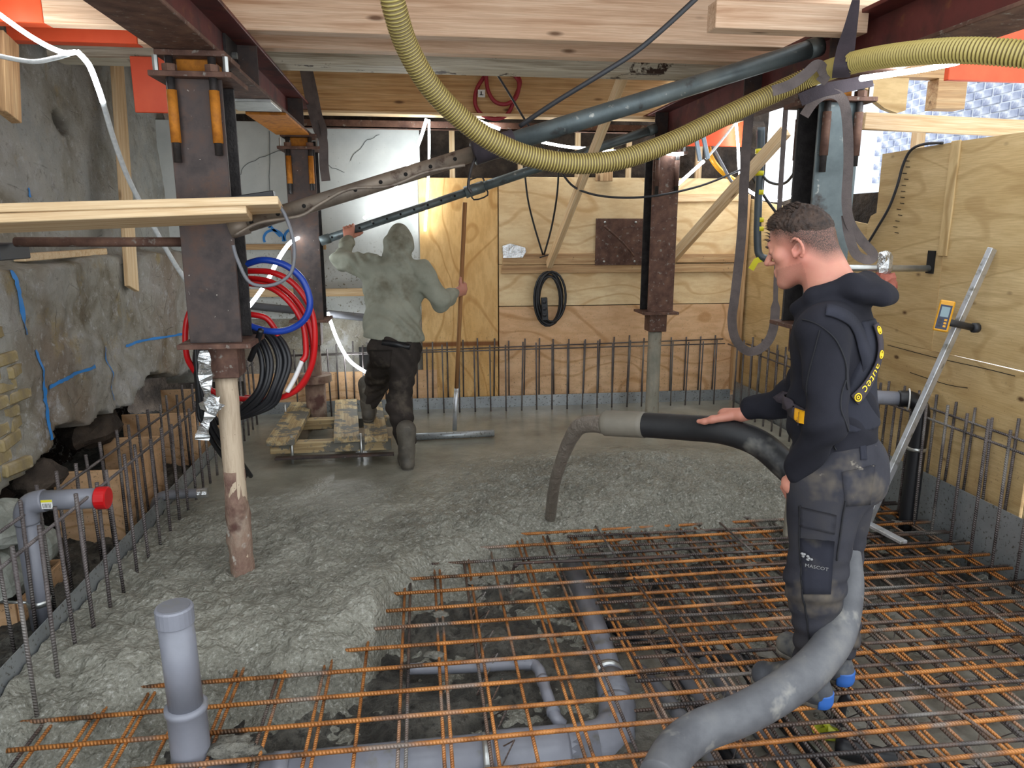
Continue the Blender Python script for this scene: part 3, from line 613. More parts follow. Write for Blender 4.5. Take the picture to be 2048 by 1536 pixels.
column(-.885, 6.25, .955, 2.30, 'dark steel column farther back on the left above the plank deck', M_PILE, M_STEEL, .23, .06, .2, .44)
column(2.115, 6.25, .975, 2.30, 'brown steel column at the back right in front of pale plywood', M_PILEG, M_PLATE, .23, .06, .16)
column(2.14, 3.72, 1.19, 2.315, 'grey-blue steel column behind the man in black', M_PILEG, M_GREYPAINT)
# lower half of the nearest pile is caked
PZ = np.linspace(.55, -.05, 16)
mk('mud_crust', MB().tube([V(-.905, 3.5, k) for k in PZ], [.046+.012*min(1, (.55-k)/.2)+.006*float(fbm(k*14, 2, 3, 8)) for k in PZ], 16), M_PILE, bpy.data.objects['jacking_column'], True)
for o_ in [ch for ch in bpy.data.objects['jacking_column'].children if ch.name.startswith('mud_crust')]:
    for vt in o_.data.vertices: q_ = vt.co.copy(); f_ = 1+.16*mnoise.noise(V(q_.x*40, q_.y*40, q_.z*9))+.08*mnoise.noise(q_*90); vt.co.x *= f_; vt.co.y *= f_
# steel angle along the top of the back wall
tag(mk('steel_angle', MB().box((-1.0, 6.66, 2.535), (2.2, 6.74, 2.545)).box((-1.0, 6.66, 2.535), (2.2, 6.668, 2.60)), M_PLATE), 'thin dark steel angle spanning the back under the golden beam', 'steel angle')

# ------------------------------------------------------------------ telescopic props
def prop(p0, p1, t0, lab, r0, r1, holes, mats, handle=True):
    p0 = Vector(p0); p1 = Vector(p1); t = thing('telescopic_prop', lab, 'prop', (p0+p1)/2, 'telescopic push-pull props'); D = p1-p0; pm = p0+D*t0
    inner = rod('inner_tube', p0, pm+D*.03, r0, mats[0], t, 16); rod('outer_tube', pm, p1, r1, mats[1], t, 16)
    u = D.normalized(); rod('collar', pm-u*.07, pm+u*.09, r1+.009, mats[1], t, 16)
    rod('end_lug', p0-u*.03, p0+u*.05, r0+.006, mats[0], t, 12); rod('end_lug', p1-u*.07, p1+u*.0, r1+.004, mats[1], t, 12)
    side = V(0, -1, 0); side = (side-u*side.dot(u)).normalized()
    for k in range(holes):
        q = p0+D*(t0*(k+.6)/holes)+side*(r0-.004); rod('pin_hole', q, q+side*.0055, .009, M_HOLE if r0 > .03 else M_ZINC, inner, 10)
    if handle:
        a = pm+u*.03; w = side.cross(u)
        for sg in (-1, 1): mk('handle', MB().tube(spline([a-u*.05, a-u*.05+w*sg*.075, a+u*.07+w*sg*.075, a+u*.07], 3), .007, 6), M_ROD, t, True)
    return t
prop((-.78, 3.40, aY(470, 455, 3.40).z), aX(1640, 92, 2.03), .40, 'large grey telescopic prop from the nearest left column up to the right beam', .036, .044, 10, (M_PIPEB, M_GREYPAINT), False)
prop(aY(648, 480, 6.05), aY(1312, 257, 6.12), .44, 'thinner dark telescopic prop at the back held by the man in the hoodie', .033, .038, 11, (M_GREYPAINT, M_GREYPAINT))
# hook and rag on the joint of the large prop
j0 = aY(955, 308, 3.38); tag(mk('steel_hook', MB().tube(spline([j0, j0+V(-.03, -.03, -.06), j0+V(-.045, -.03, -.14), j0+V(-.03, -.03, -.17)], 5), .007, 6), M_ROD, None, True), 'small steel hook hanging from the joint of the large prop', 'hook')
rg = aY(975, 298, 3.38)
tag(mk('strap_wrap', MB().tube([rg-V(.06, .0, .02), rg+V(.12, 0, .038)], .05, 12), M_STRAPD, None, True), 'dark rag wound round the joint of the large prop', 'wrap')
# cable hugging the perforated tube
q = [(470, 470), (520, 445), (600, 432), (640, 408), (700, 378), (780, 372), (850, 345), (930, 330)]
tag(mk('cable', MB().tube(pxpath([(a, b, 3.33) for a, b in q]), .008, 6), M_PIPEB, None, True), 'brown cable wound along the perforated end of the large prop', 'cable')

# ------------------------------------------------------------------ yellow ribbed suction hose
hp = [(778, -40, 2.75), (790, 20, 2.8), (815, 95, 2.9), (860, 172, 3.0), (920, 235, 3.08), (985, 282, 3.12), (1060, 313, 3.15), (1150, 327, 3.17), (1240, 319, 3.2), (1340, 285, 3.24), (1440, 237, 3.28), (1540, 190, 3.3), (1630, 150, 3.25), (1720, 122, 2.95), (1830, 106, 2.68), (1940, 101, 2.48), (2070, 110, 2.32)]
P = pxpath(hp, 40); cum = [0.0]
for a, b in zip(P, P[1:]): cum.append(cum[-1]+(b-a).length)
L = cum[-1]; nr = int(L/.0125); S = np.linspace(0, L, nr*4+1); px_ = [np.interp(S, cum, [p[k] for p in P]) for k in range(3)]
PP = [V(px_[0][i], px_[1][i], px_[2][i]) for i in range(len(S))]
mb = MB().tube(PP, [.041+(.0035 if i % 4 in (1, 2) else -.001) for i in range(len(S))], 14, mis=[0 if i % 4 in (0, 1, 2) and i % 4 != 3 and i % 4 != 0 else 1 for i in range(len(S))])
tag(mk('suction_hose', mb, [M_HY, M_HYD], None, True), 'yellow ribbed suction hose sagging across the top of the room', 'hose')

# ------------------------------------------------------------------ lashing straps
def strap(lab, pts, w, m=None, nrm=None, name='lashing_strap'):
    P = pxpath(pts, 7); ca = [(CAM-p).normalized() for p in P]
    nn = [Vector((n.x, n.y, 0)).normalized() for n in ca] if nrm is None else [Vector(nrm)]*len(P)
    return tag(mk(name, MB().ribbon(P, nn, w, .004), m or M_STRAP), lab, 'strap', 'lashing straps')
strap('long loop of purple-grey strap hanging in front of the plywood', [(1500, 205, 4.5), (1490, 330, 4.5), (1483, 470, 4.5), (1470, 590, 4.5), (1464, 640, 4.5), (1472, 680, 4.5), (1498, 703, 4.5), (1530, 690, 4.5), (1548, 650, 4.5), (1552, 560, 4.5), (1556, 470, 4.5), (1562, 360, 4.5), (1572, 210, 4.5)], [.058]*60+[.03]*26, None)
strap('dark strap slung from the right beam round the yellow hose', [(1712, 0, 3.05), (1702, 50, 3.05), (1692, 95, 3.02), (1685, 130, 2.98), (1682, 155, 3.02)], [.03+.04*min(1, k/14) for k in range(29)], M_STRAPD)
strap('purple strap hanging down the front of the grey-blue column', [(1608, 232, 3.44), (1632, 200, 3.44), (1662, 187, 3.44), (1685, 200, 3.44), (1694, 240, 3.43), (1697, 320, 3.43), (1693, 400, 3.42), (1700, 445, 3.42), (1722, 480, 3.42), (1746, 508, 3.42), (1738, 520, 3.42), (1712, 508, 3.42), (1698, 470, 3.43), (1692, 430, 3.44)], .045)
strap('grey strap with buckle tied round the yellow hose beside the right column', [(1545, 182, 3.2), (1580, 170, 3.17), (1610, 150, 3.15), (1635, 130, 3.13), (1650, 150, 3.13), (1640, 165, 3.15)], .045)
strap('black band across the head of the grey-blue column', [(1600, 200, 3.45), (1650, 180, 3.44), (1700, 170, 3.44), (1745, 160, 3.44)], .06, M_STRAPD)
strap('pair of grey straps hanging from the back beam to the left steel beam end', [(608, 135, 6.2), (620, 200, 6.18), (634, 255, 6.15), (646, 280, 6.1), (648, 330, 6.1), (652, 362, 6.1)], .07)
strap('second grey strap beside the left steel beam end', [(618, 135, 6.22), (630, 190, 6.2), (638, 230, 6.18), (648, 262, 6.12), (645, 300, 6.1)], .05)

# ------------------------------------------------------------------ LED rope lights
def led(lab, pts, lit=True, r=.011, off=None):
    P = pxpath(pts, 6); o = mk('rope_light', MB().tube(P, r, 8), M_LED if lit else M_LEDOFF, None, True); return tag(o, lab, 'rope light', 'LED rope lights')
led('lit rope light sagging in from the top left corner', [(-30, 8, 3.9), (60, 72, 3.9), (120, 103, 3.92), (152, 104, 3.95)])
led('unlit clear rope entering at the left edge below the first rope light', [(-20, 108, 3.9), (60, 123, 3.9), (110, 116, 3.92), (150, 104, 3.95)], False)
led('short bright rope light dropping beside the pale post', [(154, 103, 3.95), (178, 130, 4.0), (196, 175, 4.05), (206, 205, 4.1)], True, .013)
led('unlit clear rope slanting down past the pale post to the front left column', [(206, 205, 4.1), (228, 280, 4.2), (258, 360, 4.3), (300, 440, 4.4), (345, 520, 4.5), (385, 580, 4.6)], False, .014)
led('lit rope light hanging from the back beam towards the hooded man', [(853, 238, 6.45), (838, 285, 6.5), (812, 340, 6.55), (775, 395, 6.6), (728, 437, 6.65)], True, .013)
led('lit rope light hanging straight down the plywood edge', [(858, 240, 6.45), (858, 320, 6.6), (854, 400, 6.7), (850, 462, 6.75)], True, .010)
led('lit rope light behind the blue and red coils', [(596, 476, 6.11), (578, 488, 5.8), (556, 520, 5.5), (530, 570, 5.4), (494, 618, 5.3)], True, .014)
led('lit rope light curving down behind the back left column', [(655, 625, 6.6), (675, 680, 6.6), (700, 722, 6.6), (738, 748, 6.55)], True, .014)
led('short lit rope light by the crimson cable loop', [(952, 240, 6.6), (978, 250, 6.6), (1000, 258, 6.6)], True, .014)
led('lit rope light in the gap left of the slanted brace', [(1083, 284, 6.7), (1130, 293, 6.7), (1172, 297, 6.7)], True, .012)
led('lit rope light in the gap right of the slanted brace', [(1206, 301, 6.7), (1235, 303, 6.7), (1266, 302, 6.7)], True, .014)
led('lit rope light on the head of the back right column', [(1333, 306, 6.1), (1350, 308, 6.1), (1366, 307, 6.1)], True, .016)
led('lit rope light slanting down right of the back right column', [(1352, 372, 6.5), (1380, 347, 6.5), (1408, 322, 6.5)], True, .014)
led('unlit clear rope rising to the far right orange board', [(1412, 318, 6.5), (1440, 285, 6.5), (1468, 248, 6.5)], False, .012)
led('lit rope light draped over the corner right of the hanging strap', [(1472, 246, 6.5), (1476, 290, 6.5), (1478, 330, 6.5), (1484, 365, 6.45), (1508, 388, 6.3), (1550, 401, 6.2), (1585, 392, 6.1), (1606, 375, 6.0)], True, .013)
led('lit rope light on the yellow hose at the right column head', [(1722, 157, 3.28), (1790, 147, 3.32), (1850, 138, 3.45), (1916, 125, 3.65)], True, .013)

# ------------------------------------------------------------------ cables and coils
def cable(name, lab, pts, r, m, cat='cable', n=6): return tag(mk(name, MB().tube(pxpath(pts, n), r, 7), m, None, True), lab, cat)
cable('cable', 'thick dark cable slanting down from the top to the large prop joint', [(1400, -10, 3.0), (1330, 55, 3.05), (1270, 105, 3.1), (1200, 150, 3.15), (1110, 205, 3.25), (1040, 252, 3.35)], .011, M_DCABLE)
cable('cable', 'thin dark cable hanging from the old joist behind the crimson loop', [(992, 145, 5.2), (1020, 190, 5.4), (1050, 240, 5.6), (1090, 300, 5.8), (1125, 345, 6.0)], .008, M_DCABLE)
cable('cable', 'black cable sagging across the plywood to the far right corner', [(1120, 340, 6.0), (1150, 375, 5.9), (1210, 393, 5.9), (1300, 393, 5.8), (1400, 372, 5.9), (1480, 340, 6.1)], .009, M_DCABLE)
cable('cable', 'dark cable slanting behind the head of the man in black', [(1502, 352, 6.0), (1530, 395, 6.0), (1560, 435, 6.0)], .012, M_DCABLE)
cable('cable', 'grey cable looping in the far right corner beside the taped pipe', [(1515, 330, 6.0), (1535, 362, 5.8), (1570, 366, 5.5), (1600, 330, 5.2), (1640, 290, 5.0)], .011, M_DCABLE)
cable('yellow_hose', 'thick yellow pipe curving behind the hanging strap', [(1418, 280, 6.7), (1420, 310, 6.6), (1440, 340, 6.55), (1470, 362, 6.5)], .024, M_YEL, 'pipe')
cable('grey_pipe', 'grey cable running beside the thick yellow pipe', [(1424, 290, 6.6), (1445, 330, 6.5), (1465, 365, 6.45), (1490, 378, 6.4)], .014, M_PVCD, 'cable')
tag(mk('wall_cable', MB().tube(spline([aX(px, py, 3.165) for px, py in [(1885, 286), (1850, 288), (1822, 300), (1806, 330), (1795, 370), (1778, 415), (1755, 455), (1735, 488)]], 6), .009, 7), M_DCABLE, None, True), 'dark cable draped over the top of the right plywood', 'cable')
# crimson cable loop with a tag
t = thing('cable_loop', 'crimson cable hung in loops on the golden back beam', 'cable', aY(1000, 190, 6.45))
q = [(975, 145), (955, 175), (950, 205), (962, 228), (990, 238), (1015, 228), (1030, 195), (1040, 165), (1030, 145)]
mk('loop', MB().tube(pxpath([(a, b, 6.46) for a, b in q]), .017, 7), M_CRIMSON, t, True)
q = [(972, 148), (976, 180), (990, 203), (1012, 208), (1032, 195), (1038, 165), (1025, 147)]
mk('loop', MB().tube(pxpath([(a, b, 6.42) for a, b in q]), .017, 7), M_CRIMSON, t, True)
p = aY(963, 187, 6.4); tg = mk('cable_tag', MB().box(p-V(.03, .004, .03), p+V(.03, .004, .03), .002), M_WHITE, t)
mk('tag_symbol', MB().box(p-V(.008, .006, .014), p+V(.002, .0045, .016)).box(p-V(.016, .006, .014), p+V(.016, .0045, -.008)), M_BLACK, tg)
# hanging extension lead
t = thing('extension_lead', 'black extension lead coiled on the batten with a socket block', 'extension lead', aY(1100, 600, 6.72))
for k in range(7):
    cx_, cy_ = 1100+random.uniform(-5, 5), 597+random.uniform(-4, 4); rx, ry = 26+random.uniform(-7, 5), 50+random.uniform(-8, 5)
    q = [aY(cx_+rx*math.sin(a), cy_-ry*math.cos(a), 6.76-.012*k) for a in np.linspace(0, 2*math.pi, 22)[:-1]]
    mk('coil_turn', MB().tube(q, .011, 6, closed=True), M_DCABLE if k % 2 else M_BLACK, t, True)
sk = board('socket_block', aY(1088, 595, 6.64), aY(1090, 640, 6.64), .05, .055, M_BLACK, t)
for k in range(3): q = aY(1088.5+.4*k, 604+k*13, 6.61); rod('socket', q, q+V(0, -.012, 0), .019, M_DCABLE, sk, 12)
mk('hanging_cord', MB().tube(pxpath([(1050, 350, 6.6), (1056, 400, 6.65), (1068, 450, 6.7), (1086, 510, 6.74)]), .009, 6), M_BLACK, t, True)
mk('hanging_cord', MB().tube(pxpath([(1118, 300, 6.5), (1115, 380, 6.6), (1104, 450, 6.7), (1088, 510, 6.74)]), .009, 6), M_BLACK, t, True)
tag(mk('bent_nail_hook', MB().tube([aY(1080, 515, 6.78), aY(1080, 515, 6.70), aY(1102, 508, 6.70)], .006, 6), M_ROD), 'bent steel hook in the batten holding the cord', 'hook')
# red and blue pipe coils and black cables on the nearest column
def coil(name, lab, loops, r, m, cat='pipe coil'):
    t = thing(name, lab, cat, aY(*loops[0][0]))
    for q in loops: mk('pipe_turn', MB().tube(pxpath(q, 8), r, 10), m, t, True)
    return t
tr = coil('pipe_coil', 'red plastic pipe coiled round the nearest left column', [
    [(440, 560, 3.75), (400, 590, 3.72), (374, 640, 3.7), (372, 700, 3.7), (385, 735, 3.72), (430, 785, 3.78), (520, 800, 3.72), (585, 785, 3.68), (620, 740, 3.65), (630, 680, 3.63), (622, 620, 3.62), (590, 570, 3.62), (545, 545, 3.64), (490, 542, 3.68)],
    [(490, 566, 3.74), (540, 575, 3.7), (580, 605, 3.68), (606, 650, 3.67), (612, 705, 3.67), (604, 722, 3.66)],
    [(490, 556, 3.8), (545, 565, 3.78), (595, 605, 3.76), (622, 665, 3.72), (624, 720, 3.71), (605, 770, 3.72), (560, 795, 3.75), (490, 795, 3.78)],
    [(495, 628, 3.7), (530, 635, 3.7), (548, 655, 3.7), (556, 672, 3.7)]], .0145, M_RED)
mk('white_core', MB().tube(pxpath([(604, 722, 3.66), (590, 755, 3.65), (574, 784, 3.64)]), .012, 8), M_WHITE, tr, True)
mk('white_core', MB().tube(pxpath([(556, 672, 3.7), (563, 681, 3.7)]), .010, 8), M_WHITE, tr, True)
coil('pipe_coil', 'single blue plastic pipe loop over the red coil', [[(486, 531, 3.62), (525, 520, 3.58), (570, 530, 3.56), (605, 560, 3.55), (620, 605, 3.55), (608, 640, 3.56), (575, 660, 3.58), (535, 662, 3.6), (495, 650, 3.62)]], .016, M_BLUE)
tb = coil('cable_coil', 'bundle of black cables coiled below the nearest column base plate', [
    [(470+d, 655+d*.4, 3.72), (512+d, 672, 3.7), (535+d, 720, 3.66), (528+d*.8, 775, 3.64), (495+d, 815, 3.66), (440, 845, 3.7), (400, 790+d, 3.72), (393+d*.2, 720, 3.72), (400+d*.3, 690, 3.7)] for d in (0, 7, 22, 26, -12, 36, 44)]+
    [[(392+d*.5, 690, 3.6), (396+d*.6, 760, 3.58), (410+d, 850, 3.62), (440+d*1.6, 905, 3.75), (480+d*1.2, 952, 4.0)] for d in (0, 9, 18)], .013, M_BLACK, 'cable coil')
q = pxpath([(522, 660, 3.5), (512, 690, 3.55), (500, 720, 3.6)]); mk('duct_stub', MB().tube(q, .014, 10), M_BLACK, tb, True)
cable('cable', 'grey cable hanging in a loop from the black lamp on the large prop', [(545, 395, 3.3), (570, 430, 3.3), (588, 490, 3.3), (582, 545, 3.3), (545, 570, 3.3), (500, 565, 3.3), (475, 520, 3.3), (466, 490, 3.3)], .008, M_PVCD)
tag(board('black_lamp', aY(462, 406, 3.3), aY(550, 393, 3.3), .05, .05, M_BLACK), 'black hand lamp lying on the plank end beside the column', 'lamp')
P = [aY(a, b, 3.36) for a, b in ((408, 700), (410, 740), (415, 790), (425, 815), (410, 850), (404, 880))]
tag(mk('foil_strip', MB().ribbon(spline(P, 5), [(math.sin(k*1.1)*.5, -1, math.cos(k*.9)*.3) for k in range(26)], [.03+.035*abs(math.sin(k*.33)) for k in range(26)], .003), M_FOIL), 'crumpled silver foil strip hanging beside the nearest column', 'foil')
mb = MB().sphere(aY(423, 808, 3.37), (.05, .02, .04), 9, 6); mb.v = [tuple(Vector(p)+V(random.uniform(-.016, .016), random.uniform(-.01, .01), random.uniform(-.014, .014))) for p in mb.v]
tag(mk('foil_scrap', mb, M_FOIL), 'crumpled foil scrap sticking out beside the nearest pile', 'foil')

# ------------------------------------------------------------------ timber braces, plate, corner pipe and oddments
tag(board('timber_brace', aY(1255, 130, 5.0), aY(1098, 530, 6.74), .05, .075, M_PINE), 'pale slanted brace from the old joist down to the batten', 'brace')
tag(board('timber_brace', aY(1572, 262, 5.6), aY(1342, 520, 6.74), .06, .09, M_PINE), 'pale slanted brace from the right corner to behind the back right column', 'brace')
p0 = aY(1192, 437, 6.8); p1 = aY(1285, 530, 6.8); t = thing('steel_plate', 'square rusty steel plate screwed to the back plywood', 'steel plate', ((p0.x+p1.x)/2, 6.8, p1.z))
mk('plate', MB().box((p0.x, 6.79, p1.z), (p1.x, 6.805, p0.z), .002), M_PLATE, t)
for sx in (.1, .5, .9):
    for sz in (.08, .92):
        if sx == .5: continue
        q = V(p0.x+(p1.x-p0.x)*(sx*.8+.1), 6.79, p1.z+(p0.z-p1.z)*sz); rod('screw', q, q+V(0, -.006, 0), .011, M_ZINC, t, 8)
tag(mk('steel_wire', MB().tube(pxpath([(1208, 452, 6.77), (1235, 475, 6.76), (1252, 492, 6.76), (1268, 512, 6.77)]), .011, 6), M_PLATE, None, True), 'bent brown bar lying diagonally on the rusty plate', 'bar')
mb = MB().prism([(a.x, a.z) for a in (aY(1005, 492, 6.8), aY(1020, 487, 6.8), aY(1050, 495, 6.8), aY(1052, 503, 6.8), aY(1045, 515, 6.8), aY(1006, 516, 6.8))][::-1], 1, 6.79, 6.83); tag(mk('foil_patch', mb, M_FOIL), 'silvery foil patch stuck above the batten', 'foil')
t = thing('taped_pipe', 'dark pipe with yellow tape bands in the far right corner', 'pipe', aY(1520, 530, 5.9))
P = pxpath([(1522, 255, 5.9), (1520, 330, 5.9), (1516, 420, 5.9), (1515, 485, 5.9), (1520, 512, 5.88), (1540, 518, 5.85)], 5); mk('pipe', MB().tube(P, .032, 10), mat('blue_grey_pipe', ['#3b444a', '#4c565c'], 6, rough=.35), t, True)
for py in (303, 347, 385, 440, 458): a = aY(1519, py, 5.9); rod('tape_band', a-V(0, 0, .018), a+V(0, 0, .02), .0345, M_YTAPE, t, 12)
a = aY(1512, 522, 5.86); mk('tape_tail', MB().ribbon([a+V(.05, 0, .02), a, a+V(-.04, 0, -.07)], (0, -1, .2), .05, .003), M_YTAPE, t)
# wrapped joint on the pipe through the right plywood
t = thing('capped_pipe', 'thin grey pipe through the right plywood with a foil-wrapped red lump', 'pipe', aX(1800, 560, 3.02))
e0 = aX(1862, 537, 3.18); e1 = V(2.45, 4.35, e0.z+.0); rod('pipe', e0, e1, .02, M_ZINC, t, 12)
e2 = e0+(e1-e0)*.86; rod('tape_sleeve', e2, e1, .028, M_YTAPE, t, 12)
lc = e0+(e1-e0)*.38
def lump(name, ce, r, m, par, sd):
    mb = MB().sphere(ce, r, 12, 9); mb.v = [tuple(Vector(ce)+(Vector(p)-Vector(ce))*(1+.35*mnoise.noise((Vector(p)-Vector(ce))*22+V(sd, 0, 0)))) for p in mb.v]; return mk(name, mb, m, par)
lump('red_lump', lc+V(0, -.02, -.10), (.075, .075, .085), mat('red_clay', ['#a35a4c', '#c07a6a'], 12, rough=.8, bump=.6), t, 2); lump('foil_wrap', lc+V(.0, -.0, .02), (.05, .05, .09), M_FOIL, t, 5)
# grey gully pipe with black elbow behind the man
t = thing('drain_pipe', 'black drain upright with a grey branch at the right rebar', 'pipe', (2.98, 4.12, -.2))
e = aX(1845, 800, 2.98); g = aX(1820, 1000, 2.98); b = V(e.x, e.y, -.15)
mk('upright', MB().tube(spline([b, V(b.x, b.y, .3), V(b.x, b.y, e.z-.08), V(b.x-.05, b.y+.02, e.z-.005), V(b.x-.12, b.y+.05, e.z)], 5), .05, 14), M_BLACK, t, True)
mk('branch', MB().tube([V(b.x-.1, b.y+.045, e.z), V(b.x-.5, b.y+.22, e.z)], .043, 14), M_PVC, t, True)
rod('zinc_clamp', (b.x, b.y, .38), (b.x, b.y, .40), .054, M_ZINC, t, 14)
mk('cable_tie', MB().tube([V(b.x-.07+.056*math.cos(a)*.5, b.y+.03+.05*math.cos(a), e.z+.062*math.sin(a)) for a in np.linspace(0, 6.28, 14)], .005, 5), M_WHITE, t)
# blue clamps on the beam by the far corner
for k, (a, b_) in enumerate((((1392, 275), (1400, 322)), ((1406, 270), (1416, 318)))):
    tag(board('spring_clamp', aY(*a, 6.3), aY(*b_, 6.3), .02, .035, mat('clamp_blue', ['#8fa6b8', '#aebfcc'], 9, rough=.4, metal=.4)), ['left', 'right'][k]+' of the two pale blue clamps hanging below the yellow hose', 'clamp', 'pale blue clamps')
# ------------------------------------------------------------------ galvanised edge strips
def strip(lab, p0, p1, z0, z1, th=.004):
    M, L = frame(p0, p1); mb = MB().box((-L/2, -th/2, z0), (L/2, th/2, z1)); o = raw('edge_strip', mb.v, mb.f, M_GALV, None, False, M); return tag(o, lab, 'edge strip', 'galvanised edge strips')
strip('galvanised edge strip along the left side of the slab', (-1.572, 1.9, 0), (-1.565, 6.72, 0), -.26, .10)
strip('mud-splashed galvanised edge strip along the foot of the back plywood', (-1.56, 6.775, 0), (3.10, 6.775, 0), -.2, .11)
strip('galvanised edge strip along the right plywood foot', (3.13, 1.6, 0), (3.13, 6.77, 0), -.3, .20)

# ------------------------------------------------------------------ starter bars
def cage(lab, rows, hz, r=.0075):
    t = thing('starter_bars', lab, 'rebar', rows[0][0][0], 'starter bars standing round the slab'); me = {}
    for pts in rows:
        for (x, y, z0, z1) in [(*q[0], *q[1]) if isinstance(q[0], tuple) else q for q in pts]:
            a = V(x, y, z0); b = V(x+random.uniform(-.012, .012), y+random.uniform(-.012, .012), z1+random.uniform(-.02, .02)); rod('upright_bar', a, b, r, M_RBG, t, 6)
    for a, b in hz: rod('tie_bar', a, b, r*.85, M_RBG, t, 6)
    return t
def row_x(x, y0, y1, st, z0, z1): return [(x, y, z0, z1) for y in np.arange(y0, y1, st)]
def row_y(y, x0, x1, st, z0, z1): return [(x, y, z0, z1) for x in np.arange(x0, x1, st)]
def cage2(lab, base, rows, hz, r=.0075):
    t = thing('starter_bars', lab, 'rebar', base, 'starter bars standing round the slab')
    for rw in rows:
        for (x, y, z0, z1) in rw: rod('upright_bar', (x, y, z0), (x+random.uniform(-.012, .012), y+random.uniform(-.012, .012), z1+random.uniform(-.02, .02)), r, M_RBG, t, 6)
    for a, b in hz: rod('tie_bar', a, b, r*.85, M_RBG, t, 6)
    return t
cage2('double row of starter bars along the left wall', (-1.57, 4.3, -.1), [row_x(-1.425, 2.55, 6.5, .168, -.15, .615), row_x(-1.71, 2.8, 6.5, .175, -.12, .565)], [((-1.44, 2.45, .56), (-1.44, 6.5, .54)), ((-1.70, 2.5, .50), (-1.70, 6.6, .46))], .0085)
cage2('double row of starter bars along the back plywood', (.8, 6.7, -.1), [row_y(6.62, -1.1, 2.95, .147, -.1, .64), row_y(6.80, -1.05, 3.0, .147, .1, .66)], [((-1.2, 6.63, .57), (2.95, 6.63, .60)), ((-1.2, 6.79, .55), (3.0, 6.79, .62))], .0075)
cage2('double row of starter bars along the right plywood', (3.05, 4.3, -.1), [row_x(2.965, 1.95, 6.5, .153, -.12, .70), row_x(3.152, 1.95, 6.6, .155, .1, .69)], [((2.97, 1.9, .60), (2.97, 6.6, .60)), ((3.15, 1.9, .60), (3.15, 6.6, .60))], .0085)

# ------------------------------------------------------------------ reinforcement mat
MAT = thing('rebar_mat', 'rusty orange reinforcement mat spread over the unpoured floor', 'rebar mat', (.9, 2.9, -.1))
def sag(): return random.uniform(-.004, .004)
for k in range(16):
    y = 1.76+k*.155; zb = -.058
    x0 = -1.5+random.uniform(0, .06) if y < 2.9 else (-.5 if y < 3.4 else -.1)
    rod('cross_bar', (x0, y-.005+sag(), zb+sag()), (3.08, y+.012+sag(), zb+sag()), .0088, M_RB if y < 3.6 else M_RBD if k % 3 == 0 else M_RB, MAT, 8)
for k in range(16):
    y = 1.80+k*.155; rod('lap_bar', (.80+.35*((k*37) % 10)/10*0+random.uniform(-.05, .10)+.06*(k < 6), y+.055, -.060+sag()), (3.08, y+.0, -.060+sag()), .0078, M_RBD, MAT, 8)
xs = [-1.40, -1.24, -1.09, -.93, -.78, -.61, -.43, -.26, -.11, .045, .205, .36, .53, .685, .845, .97, 1.06, 1.17, 1.28, 1.38, 1.50, 1.62, 1.74, 1.86, 1.98, 2.10, 2.22, 2.34, 2.46, 2.58, 2.70, 2.82, 2.94]
for i, x_ in enumerate(xs):
    for dx in ((0, .027) if i % 4 != 3 else (0,)):
        y1 = 4.15 if x_ > .4 else 3.75 if x_ > -.2 else 3.1
        rod('long_bar', (x_+dx+sag(), 1.55, -.073+sag()), (x_+dx+.01+sag(), y1, -.073+sag()), .0068, M_RB if (i+int(dx*100)) % 5 else M_RBD, MAT, 6)
for i in range(17):
    x_ = .9+i*.128; rod('lower_bar', (x_, 1.55, -.155), (x_+.01, 4.1, -.155), .007, M_RBD, MAT, 6)
for k in range(10):
    y = 1.75+k*.23; rod('lower_bar', (.7, y, -.165), (3.0, y+.02, -.165), .007, M_RBD, MAT, 6)
# zigzag spacers standing between the layers
for x_ in (1.12, 1.62, 2.1, 2.62, .25):
    P = []
    for k in range(26): P.append(V(x_+(.05 if k % 2 else -.05), 1.6+k*.09, -.08 if k % 2 else -.21))
    mk('spacer_zigzag', MB().tube(P, .0035, 5), M_RBD, MAT)
# loose dark tie bars lying askew on top
for i, (a, b) in enumerate((((1178, 1033), (1232, 1116)), ((1268, 1158), (1400, 1345)), ((1432, 1040), (1505, 1105)), ((1700, 1270), (1990, 1480)), ((1835, 1122), (2090, 1300)))):
    p, q = aZ(*a, -.04), aZ(*b, -.04); tag(rod('loose_bar', p+V(0, 0, .004), q+V(0, 0, .004), .006, M_RBD, None, 6), ['short dark bar lying askew on the mat near the pour stream', 'long dark bar lying askew across the middle of the mat', 'short dark bar lying askew on the mat left of the man in black', 'long dark bar lying askew at the lower right of the mat', 'dark bar lying askew on the mat right of the staff foot'][i], 'rebar', 'loose bars on the mat')
p = pxpath([(1036, 1128, 3.55)], 1) if False else None
P = spline([aZ(1032, 1133, -.05), aZ(1045, 1126, -.045), aZ(1200, 1120, -.045), aZ(1378, 1112, -.045)], 6)
tag(mk('bent_bar', MB().tube(P+[], .008, 7), M_STEEL, None, True), 'grey bent bar resting across the mat below the pour', 'rebar', 'loose bars on the mat')
tag(mk('bent_bar', MB().tube(spline([aZ(1035, 1130, -.05), aZ(1026, 1140, -.09), aZ(1022, 1190, -.2)], 5), .008, 7), M_RBD, None, True), 'hooked bar dipping under the mat at the concrete edge', 'rebar', 'loose bars on the mat')
